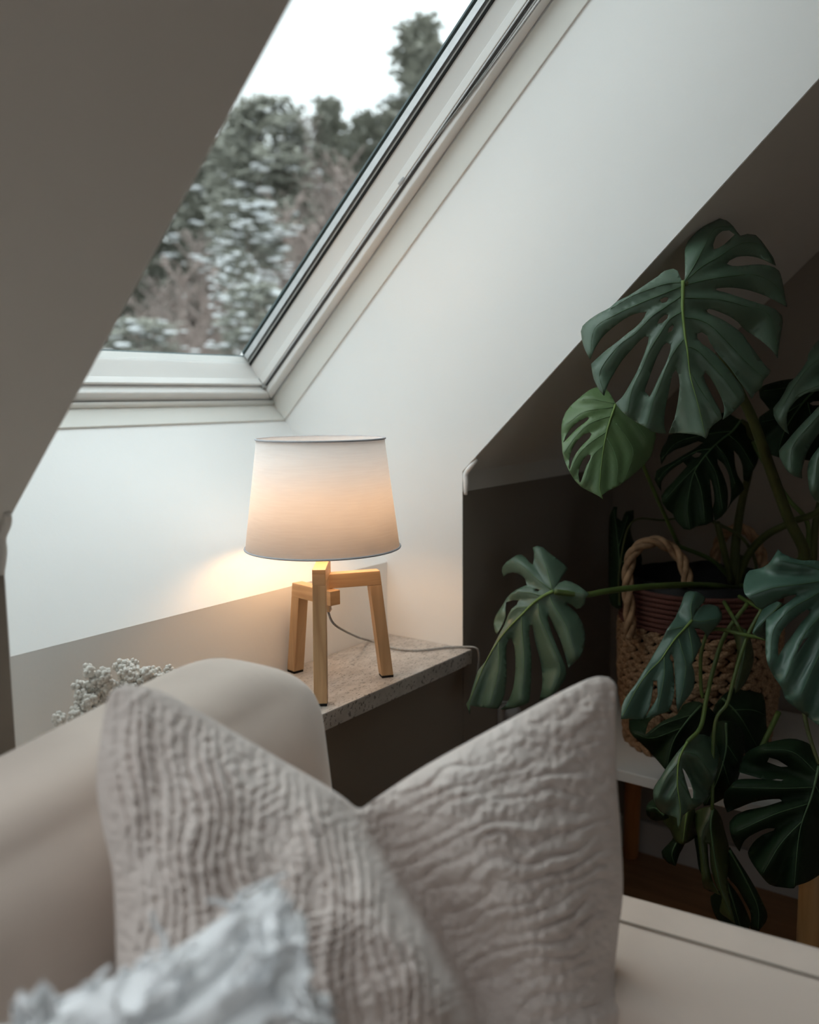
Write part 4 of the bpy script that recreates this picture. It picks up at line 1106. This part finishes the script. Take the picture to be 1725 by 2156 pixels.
# hanging olive leaf and its dark neighbours
leaf((1300, 1480), .24638,
 [(820,890),(740,895),(640,940),(665,1050),(690,1150),(715,1400),(740,1580),(830,1620),(885,1645),(820,1530),(785,1400),(770,1200),(790,1210),(800,1400),(840,1540),(895,1660),(875,1780),(930,1830),(1008,1888),(975,1740),(950,1600),(940,1500),(955,1250),(920,1100),(880,960)],
 [], [(820,900),(800,1050),(830,1300),(880,1560),(960,1780),(1000,1870)], [[(800,960),(720,1150),(760,1500)]],
 1.52, .01, -.015, .02, M_leafo, cup=.02, step=8, mm=M_vein)
leaf((1300, 1480), .24638, [(960,1230),(1050,1370),(1150,1530),(1230,1680),(1283,1830),(1210,1950),(1140,1930),(1142,1800),(1090,1690),(1020,1570),(945,1480),(940,1350)], [], [(960,1260),(1080,1480),(1200,1740),(1205,1930)], [], 1.54, .01, -.02, .02, M_leafd, cup=.02, step=9, mm=M_vein)
leaf((1300, 1480), .24638, [(930,1500),(1030,1640),(1100,1770),(1140,1900),(1080,1960),(1000,1940),(900,1900),(830,1800),(800,1650),(880,1600)], [], [(930,1520),(1000,1730),(1060,1940)], [], 1.57, .01, -.02, .02, M_leafd, cup=.02, step=9, mm=M_vein)
leaf((1300, 1480), .24638, [(660,1150),(690,1120),(730,1250),(740,1500),(700,1420),(680,1280)], [], [(690,1130),(710,1300),(735,1480)], [], 1.56, .01, -.02, .02, M_leafd, cup=.01, step=8, mm=M_vein)
# shaded leaves in front of the basket foot
leaf((1300, 1480), .24638, [(700,-10),(560,20),(515,100),(400,150),(330,200),(240,272),(265,170),(330,110),(460,70),(420,30),(200,130),(100,140),(110,250),(200,340),(300,440),(420,580),(500,520),(640,420),(800,300),(850,120)], [], [(720,20),(600,150),(480,330),(420,560)], [[(640,100),(400,180),(280,260)],[(560,210),(300,300),(150,260)]], 1.60, .01, -.02, .02, M_leafd, cup=.02, step=9, mm=M_vein)
leaf((1300, 1480), .24638, [(830,200),(900,150),(1000,170),(1070,250),(1085,400),(1040,620),(990,740),(900,820),(800,870),(740,880),(720,700),(740,450)], [], [(930,170),(930,400),(860,650),(760,870)], [[(935,350),(1030,500)],[(900,500),(960,700)]], 1.56, .01, -.02, .02, M_leafd, cup=.03, step=9, mm=M_vein)
leaf((1300, 1480), .24638, [(820,60),(900,-60),(1000,-130),(1130,-160),(1250,-60),(1275,200),(1290,340),(1180,400),(1100,440),(1000,300),(880,200)], [], [(900,-40),(1050,120),(1200,380)], [[(980,60),(1150,60),(1260,100)]], 1.63, .01, -.02, .02, M_leafd, cup=.03, step=9, mm=M_vein)
leaf((1525, 1080), .2320, [(60,1020),(200,1060),(270,1290),(240,1440),(180,1560),(100,1640),(90,1450),(120,1250)], [], [(190,1060),(180,1300),(100,1640)], [], 1.64, .01, -.02, .02, M_leafo, cup=.02, step=9, mm=M_vein)
leaf((1525, 1080), .2320, [(400,840),(460,800),(560,830),(440,920),(380,1000),(380,1150),(300,1120),(255,1090),(300,980),(350,880)], [], [(520,830),(400,950),(270,1085)], [], 1.48, .01, -.02, .02, M_leafb, cup=.01, step=8, mm=M_vein)
# curled leaf left of the basket handle
leaf((950, 1050), .4493, [(742,460),(740,300),(740,180),(745,80),(763,38),(780,40),(776,90),(800,105),(820,60),(855,52),(856,90),(840,140),(850,190),(890,260),(892,310),(852,360),(835,460),(790,520),(755,500)], [], [(790,500),(790,300),(775,150),(764,50)], [[(790,300),(850,280)],[(785,230),(830,80)]], 1.83, 0, -.01, .03, M_leafd, cup=.015, step=8, mm=M_vein)
# stems and petioles (each rises from the soil)
root = (1540, 1228, 1.84)
petiole([(1575, 1235, 1.80), (1640, 1215, 1.74), (1694, 1172, 1.70), (1660, 1090, 1.66), (1620, 980, 1.60), (1588, 890, 1.55), (1560, 830, 1.52), (1520, 740, 1.47), (1470, 640, 1.41), (1440, 596, 1.371)], .0125, .0065, M_stem)
petiole([(1550, 1240, 1.82), (1500, 1233, 1.76), (1420, 1232, 1.70), (1330, 1238, 1.66), (1270, 1246, 1.635), (1232, 1252, 1.622), (1168, 1246, 1.612)], .0062, .0052)
petiole([(1545, 1228, 1.85), (1550, 1140, 1.83), (1562, 1060, 1.80), (1580, 980, 1.76), (1578, 905, 1.715), (1562, 886, 1.702)], .0105, .004, M_stem)
petiole([(1555, 1232, 1.85), (1572, 1175, 1.82), (1610, 1130, 1.76), (1665, 1100, 1.70), (1740, 1060, 1.62), (1800, 900, 1.55), (1803, 762, 1.502)], .0085, .005, M_stem)
petiole([(1700, 1172, 1.72), (1700, 1100, 1.70), (1660, 1050, 1.69), (1610, 975, 1.70), (1585, 930, 1.72)], .0045, .004)
petiole([(1712, 1180, 1.74), (1718, 1100, 1.72), (1740, 980, 1.69), (1728, 812, 1.66)], .008, .004, M_stem)
petiole([(1560, 1235, 1.84), (1620, 1222, 1.7), (1720, 1230, 1.5), (1757, 1222, 1.335)], .006, .004)
petiole([(1612, 1345, 1.50), (1560, 1335, 1.56), (1500, 1326, 1.57), (1478, 1370, 1.56), (1476, 1440, 1.56), (1480, 1470, 1.56)], .0034, .003)
petiole([(1575, 1270, 1.62), (1528, 1335, 1.60), (1505, 1400, 1.58), (1488, 1470, 1.55), (1476, 1530, 1.51), (1448, 1562, 1.492)], .0042, .0036)
petiole([(1605, 1282, 1.56), (1574, 1340, 1.56), (1548, 1420, 1.55), (1532, 1480, 1.545), (1505, 1530, 1.54), (1500, 1705, 1.52)], .0036, .003)
petiole([(1535, 1242, 1.80), (1560, 1258, 1.68), (1602, 1282, 1.56)], .0045, .0036)
petiole([(1520, 1255, 1.80), (1528, 1272, 1.66), (1550, 1310, 1.60), (1565, 1335, 1.59)], .004, .003)
petiole([(1640, 1500, 1.62), (1600, 1580, 1.58), (1570, 1620, 1.56)], .005, .004)
petiole([(1470, 1300, 1.70), (1462, 1318, 1.60), (1457, 1306, 1.548)], .003, .0026)
petiole([(1430, 1150, 1.80), (1380, 1040, 1.70), (1330, 920, 1.58), (1300, 855, 1.508)], .004, .003)
petiole([(1550, 1230, 1.85), (1500, 1180, 1.84), (1430, 1150, 1.80)], .005, .004)
petiole([(1470, 1085, 1.86), (1400, 1095, 1.86), (1330, 1100, 1.84), (1305, 1200, 1.832), (1305, 1275, 1.83)], .002, .002, M_stem)
petiole([(1510, 1100, 1.78), (1525, 1160, 1.80), (1540, 1225, 1.84)], .006, .007, M_stem, 'aerial_root')
petiole([(1502, 1098, 1.79), (1560, 1130, 1.80), (1590, 1180, 1.82), (1592, 1240, 1.84)], .0035, .003, M_stem, 'aerial_root')
petiole([(1690, 1480, 1.52), (1702, 1540, 1.50), (1725, 1610, 1.472)], .004, .003, M_stem)
bm = bmesh.new()
tube(bm, catmull([at(1552, 1262, 1.85), at(1552, 1225, 1.85), at(1556, 1170, 1.84)], 6), lambda t_: .016 - .005 * t_, 12)
pchild(bmo('main_stem', bm, M_stem, smooth=True))

# ------------------------------------------------------------------ outside: snowy wooded slope
def far(px, py, d):            # point at horizontal distance d along the view through a pixel
    r = ray(px, py); return CAM + r * (d / math.hypot(r.x, r.y))
M_hill = mat('forest_floor', (.28, .25, .225), .95, .05, 0, .35, 0, col2=(.55, .55, .55), detail=8)
M_bark = mat('pine_bark', (.26, .215, .19), .9, .1, .3, 4)
M_birch = mat('bare_birch', (.42, .345, .315), .9, .1, .3, 3)
M_pine = mat('hazed_pine_needles', (.40, .40, .345), .85, .1, .25, .8)  # distance haze is put into both pale needle colours
M_pine2 = mat('hazed_spruce_needles', (.38, .38, .33), .85, .1, .25, .8)
M_shrub = mat('bare_shrub_twigs', (.36, .305, .28), .9, .1, .25, 1)
bm = bmesh.new()
NA, ND = 40, 24; grid = []
for j in range(ND):
    dist = 8 + j * 5.0; rowv = []
    for i in range(NA):
        az = math.radians(-30 + i * 4.0)
        z = -5.2 + max(0, dist - 22) * .17 + 1.2 * noise.noise((i * .4, j * .5, 1))
        if dist > 70: z += (dist - 70) * .06
        rowv.append(bm.verts.new((CAM.x + dist * math.sin(az), CAM.y + dist * math.cos(az), z)))
    grid.append(rowv)
for a, c_ in zip(grid, grid[1:]):
    for i in range(NA - 1): bm.faces.new((a[i], a[i + 1], c_[i + 1], c_[i]))
hill = bmo('wooded_hillside', bm, M_hill, smooth=True)
struct(hill); hill['label'] = 'brown and snowy forest slope seen through the roof window'
def ground_z(d): return -5.2 + max(0, d - 22) * .17 + (max(0, d - 70) * .06)

def fol_mesh(seed, top_r, spread, n_tuft, shape, m, dead=.0):
    """crown 1 unit tall: tufts of needle sprays on whorled boughs"""
    r = random.Random(seed); V_, F_ = [], []
    for k in range(n_tuft):
        h = r.random() ** .8; rad = shape(h) * (spread * (.35 + .75 * r.random() ** .6))
        a = r.random() * math.tau; lump = .75 + .5 * noise.noise((h * 7 + seed, math.cos(a) * 1.3, math.sin(a) * 1.3))
        c = Vector((math.cos(a) * rad * lump, math.sin(a) * rad * lump, h + r.gauss(0, .012)))
        sz = r.uniform(.018, .034)
        for q in range(9):
            d = Vector((r.gauss(0, 1), r.gauss(0, 1), r.gauss(.3, .8))).normalized(); e = d.orthogonal().normalized() * sz * .28
            o_ = len(V_); b0 = c + Vector((r.gauss(0, sz * .5), r.gauss(0, sz * .5), r.gauss(0, sz * .3)))
            V_ += [b0 - e, b0 + e, b0 + d * sz + e * .6, b0 + d * sz - e * .6]; F_.append((o_, o_ + 1, o_ + 2, o_ + 3))
    me = bpy.data.meshes.new('foliage'); me.from_pydata([tuple(v) for v in V_], [], F_); me.materials.append(m); me.update(); return me
def snow_mesh(seed, spread, n_, shape, zmax):
    r = random.Random(seed); bm = bmesh.new()
    for k in range(n_):
        h = r.random() * zmax; a = r.random() * math.tau; rad = shape(h) * spread * r.uniform(.5, 1.1); s_ = r.uniform(.010, .024)
        bmesh.ops.create_icosphere(bm, subdivisions=1, radius=1, matrix=Matrix.Translation((math.cos(a) * rad, math.sin(a) * rad, h)) @ Matrix.Diagonal((s_ * 1.2, s_ * 1.2, s_ * .7, 1)))
    me = bpy.data.meshes.new('snow_clumps'); bm.to_mesh(me); bm.free(); me.materials.append(M_snow); return me
def trunk_mesh(m, name='trunk'):
    bm = bmesh.new(); tube(bm, [Vector((0, 0, 0)), Vector((.004, .003, .4)), Vector((-.003, .002, .75)), Vector((0, 0, 1.0))], lambda t_: .016 * (1 - .85 * t_) + .001, 8)
    me = bpy.data.meshes.new(name); bm.to_mesh(me); bm.free(); me.materials.append(m); return me
cone = lambda h: (.30 + .55 * math.sin(min(1, h * 1.25) * math.pi) ** .6) * (1 if h > .25 else .7)
dome = lambda h: max(.15, math.sqrt(max(0, 1 - (h * 1.25 - .55) ** 2 / .62)))
spr = lambda h: 1.02 - h
FO = [fol_mesh(1, 0, .17, 620, dome, M_pine), fol_mesh(2, 0, .19, 620, dome, M_pine), fol_mesh(3, 0, .17, 700, spr, M_pine2), fol_mesh(4, 0, .15, 560, cone, M_pine)]
FO.append(fol_mesh(8, 0, .19, 300, dome, M_pine2))
SN = [snow_mesh(1, .17, 46, dome, .8), snow_mesh(2, .19, 60, dome, .7), snow_mesh(3, .17, 150, spr, .75), snow_mesh(4, .15, 40, cone, .8), snow_mesh(9, .20, 170, dome, 1.0)]
TR = trunk_mesh(M_bark)
def tree(px, py_top, d, kind, label, crown=.55, group=None, wide=1.0, snow=True):
    tp = far(px, py_top, d); zb_ = ground_z(d) - .3; hgt = tp.z - zb_
    t_ = thing('pine_tree' if kind != 2 else 'spruce_tree', label, 'tree', (tp.x, tp.y, zb_), group)
    tk = link('trunk', TR); tk.parent = t_; tk.scale = (hgt, hgt, hgt * .97)
    fo = link('foliage', FO[kind]); fo.parent = t_; fo['kind'] = 'stuff'
    fo.location = (0, 0, hgt * (1 - crown)); fo.scale = (hgt * crown * 1.6 * wide, hgt * crown * 1.6 * wide, hgt * crown); fo.rotation_euler = (0, 0, px * .37)
    if snow:
        sn = link('snow_clumps', SN[kind]); sn.parent = fo; sn['kind'] = 'stuff'
def bare_mesh(seed, m, n_, up_):
    r = random.Random(seed); bm = bmesh.new()
    tube(bm, [Vector((0, 0, 0)), Vector((.01, 0, .5)), Vector((0, .01, 1))], lambda t_: .010 * (1 - .8 * t_), 6)
    for k in range(n_):
        h = r.uniform(.12, .97); a = r.random() * math.tau; L_ = (1.05 - h) * r.uniform(.18, .34) + .04
        p = Vector((0, 0, h)); d = Vector((math.cos(a), math.sin(a), up_ * r.uniform(.7, 1.6))).normalized()
        q = [p, p + d * L_ * .5, p + d * L_ + Vector((0, 0, L_ * .15))]
        tube(bm, q, lambda t_: .0035 * (1 - .7 * t_), 4, False)
        for s_ in range(4):
            p2 = q[0].lerp(q[2], r.uniform(.3, 1)); d2 = (d + Vector((r.gauss(0, .6), r.gauss(0, .6), r.gauss(.3, .4)))).normalized()
            tube(bm, [p2, p2 + d2 * L_ * .4], .0018, 3, False)
    me = bpy.data.meshes.new('branches'); bm.to_mesh(me); bm.free(); me.materials.append(m); return me
BM_ = [bare_mesh(5, M_birch, 70, 1.2), bare_mesh(6, M_shrub, 90, .9), bare_mesh(7, M_birch, 80, 1.0)]
def bare(px, py_top, d, k, label, group, sc=1.0):
    tp = far(px, py_top, d); zb_ = ground_z(d) - .3; hgt = tp.z - zb_
    t_ = thing('birch_tree', label, 'tree', (tp.x, tp.y, zb_), group)
    o = link('branches', BM_[k]); o.parent = t_; o.scale = (hgt * sc, hgt * sc, hgt); o.rotation_euler = (0, 0, px * .7)
tree(890, 52, 44, 3, 'tallest pine, rising highest against the sky beside the window frame', .62, wide=1.0)
tree(545, 222, 40, 0, 'rounded pine crown at the left against the sky outside the window', .55, wide=1.15)
tree(690, 215, 52, 3, 'slim pine standing between the two tall pines outside', .6, wide=.8, snow=False)
tree(790, 245, 48, 1, 'broad pine directly left of the tallest pine outside', .6, wide=.9)
tree(465, 290, 46, 1, 'pine half hidden by the slope edge, leftmost outside the window', .6, wide=1.0)
tree(520, 425, 24, 4, 'pine with a snow laden crown in the middle of the window view', .19, wide=2.0)
tree(540, 600, 19, 4, 'snow covered young pine at the lower right of the window pane', .28, wide=1.3)
tree(290, 672, 18, 4, 'snow covered young pine at the lower left of the window pane', .28, wide=1.7)
tree(500, 530, 22, 4, 'small snow dusted pine under the snow laden crown outside', .22, wide=.9)
LB = 'blurred grey green pine filling the wooded slope outside the window'
for px, py, d, k in ((620, 330, 60, 1), (700, 360, 64, 0), (440, 380, 58, 1), (560, 380, 66, 2), (760, 330, 68, 1), (840, 300, 62, 0), (390, 470, 56, 3), (650, 430, 50, 0), (330, 540, 60, 1), (480, 470, 62, 0),
                     (250, 300, 52, 1), (120, 260, 48, 0), (-20, 290, 50, 3), (-180, 250, 46, 1), (180, 420, 40, 0), (60, 450, 38, 1), (-100, 430, 40, 2), (960, 230, 54, 1), (1050, 180, 50, 0), (1160, 220, 56, 3), (1280, 200, 52, 1), (-350, 280, 52, 0)):
    tree(px, py, d, k, LB, .75, 'pines on the slope', 1.1, snow=False)
LB2 = 'bare brownish birch on the wooded slope outside the window'
for i, (px, py, d) in enumerate(((615, 270, 50), (640, 250, 52), (720, 330, 40), (745, 360, 38), (690, 380, 36), (600, 420, 34), (650, 470, 32), (420, 500, 34), (380, 560, 30), (460, 560, 28), (340, 600, 28), (640, 560, 27), (700, 480, 30), (530, 560, 30), (300, 640, 30), (420, 640, 24))):
    bare(px, py, d, i % 3, LB2, 'birches on the slope', 1.3)

# place origins of single-mesh things at their base
for o in list(S.objects):
    if o.type == 'MESH' and o.parent is None and o.get('category') and not o.children:
        bb = [Vector(c) for c in o.bound_box]
        c = Vector((sum(q.x for q in bb) / 8, sum(q.y for q in bb) / 8, min(q.z for q in bb)))
        o.data.transform(Matrix.Translation(-c)); o.location = c
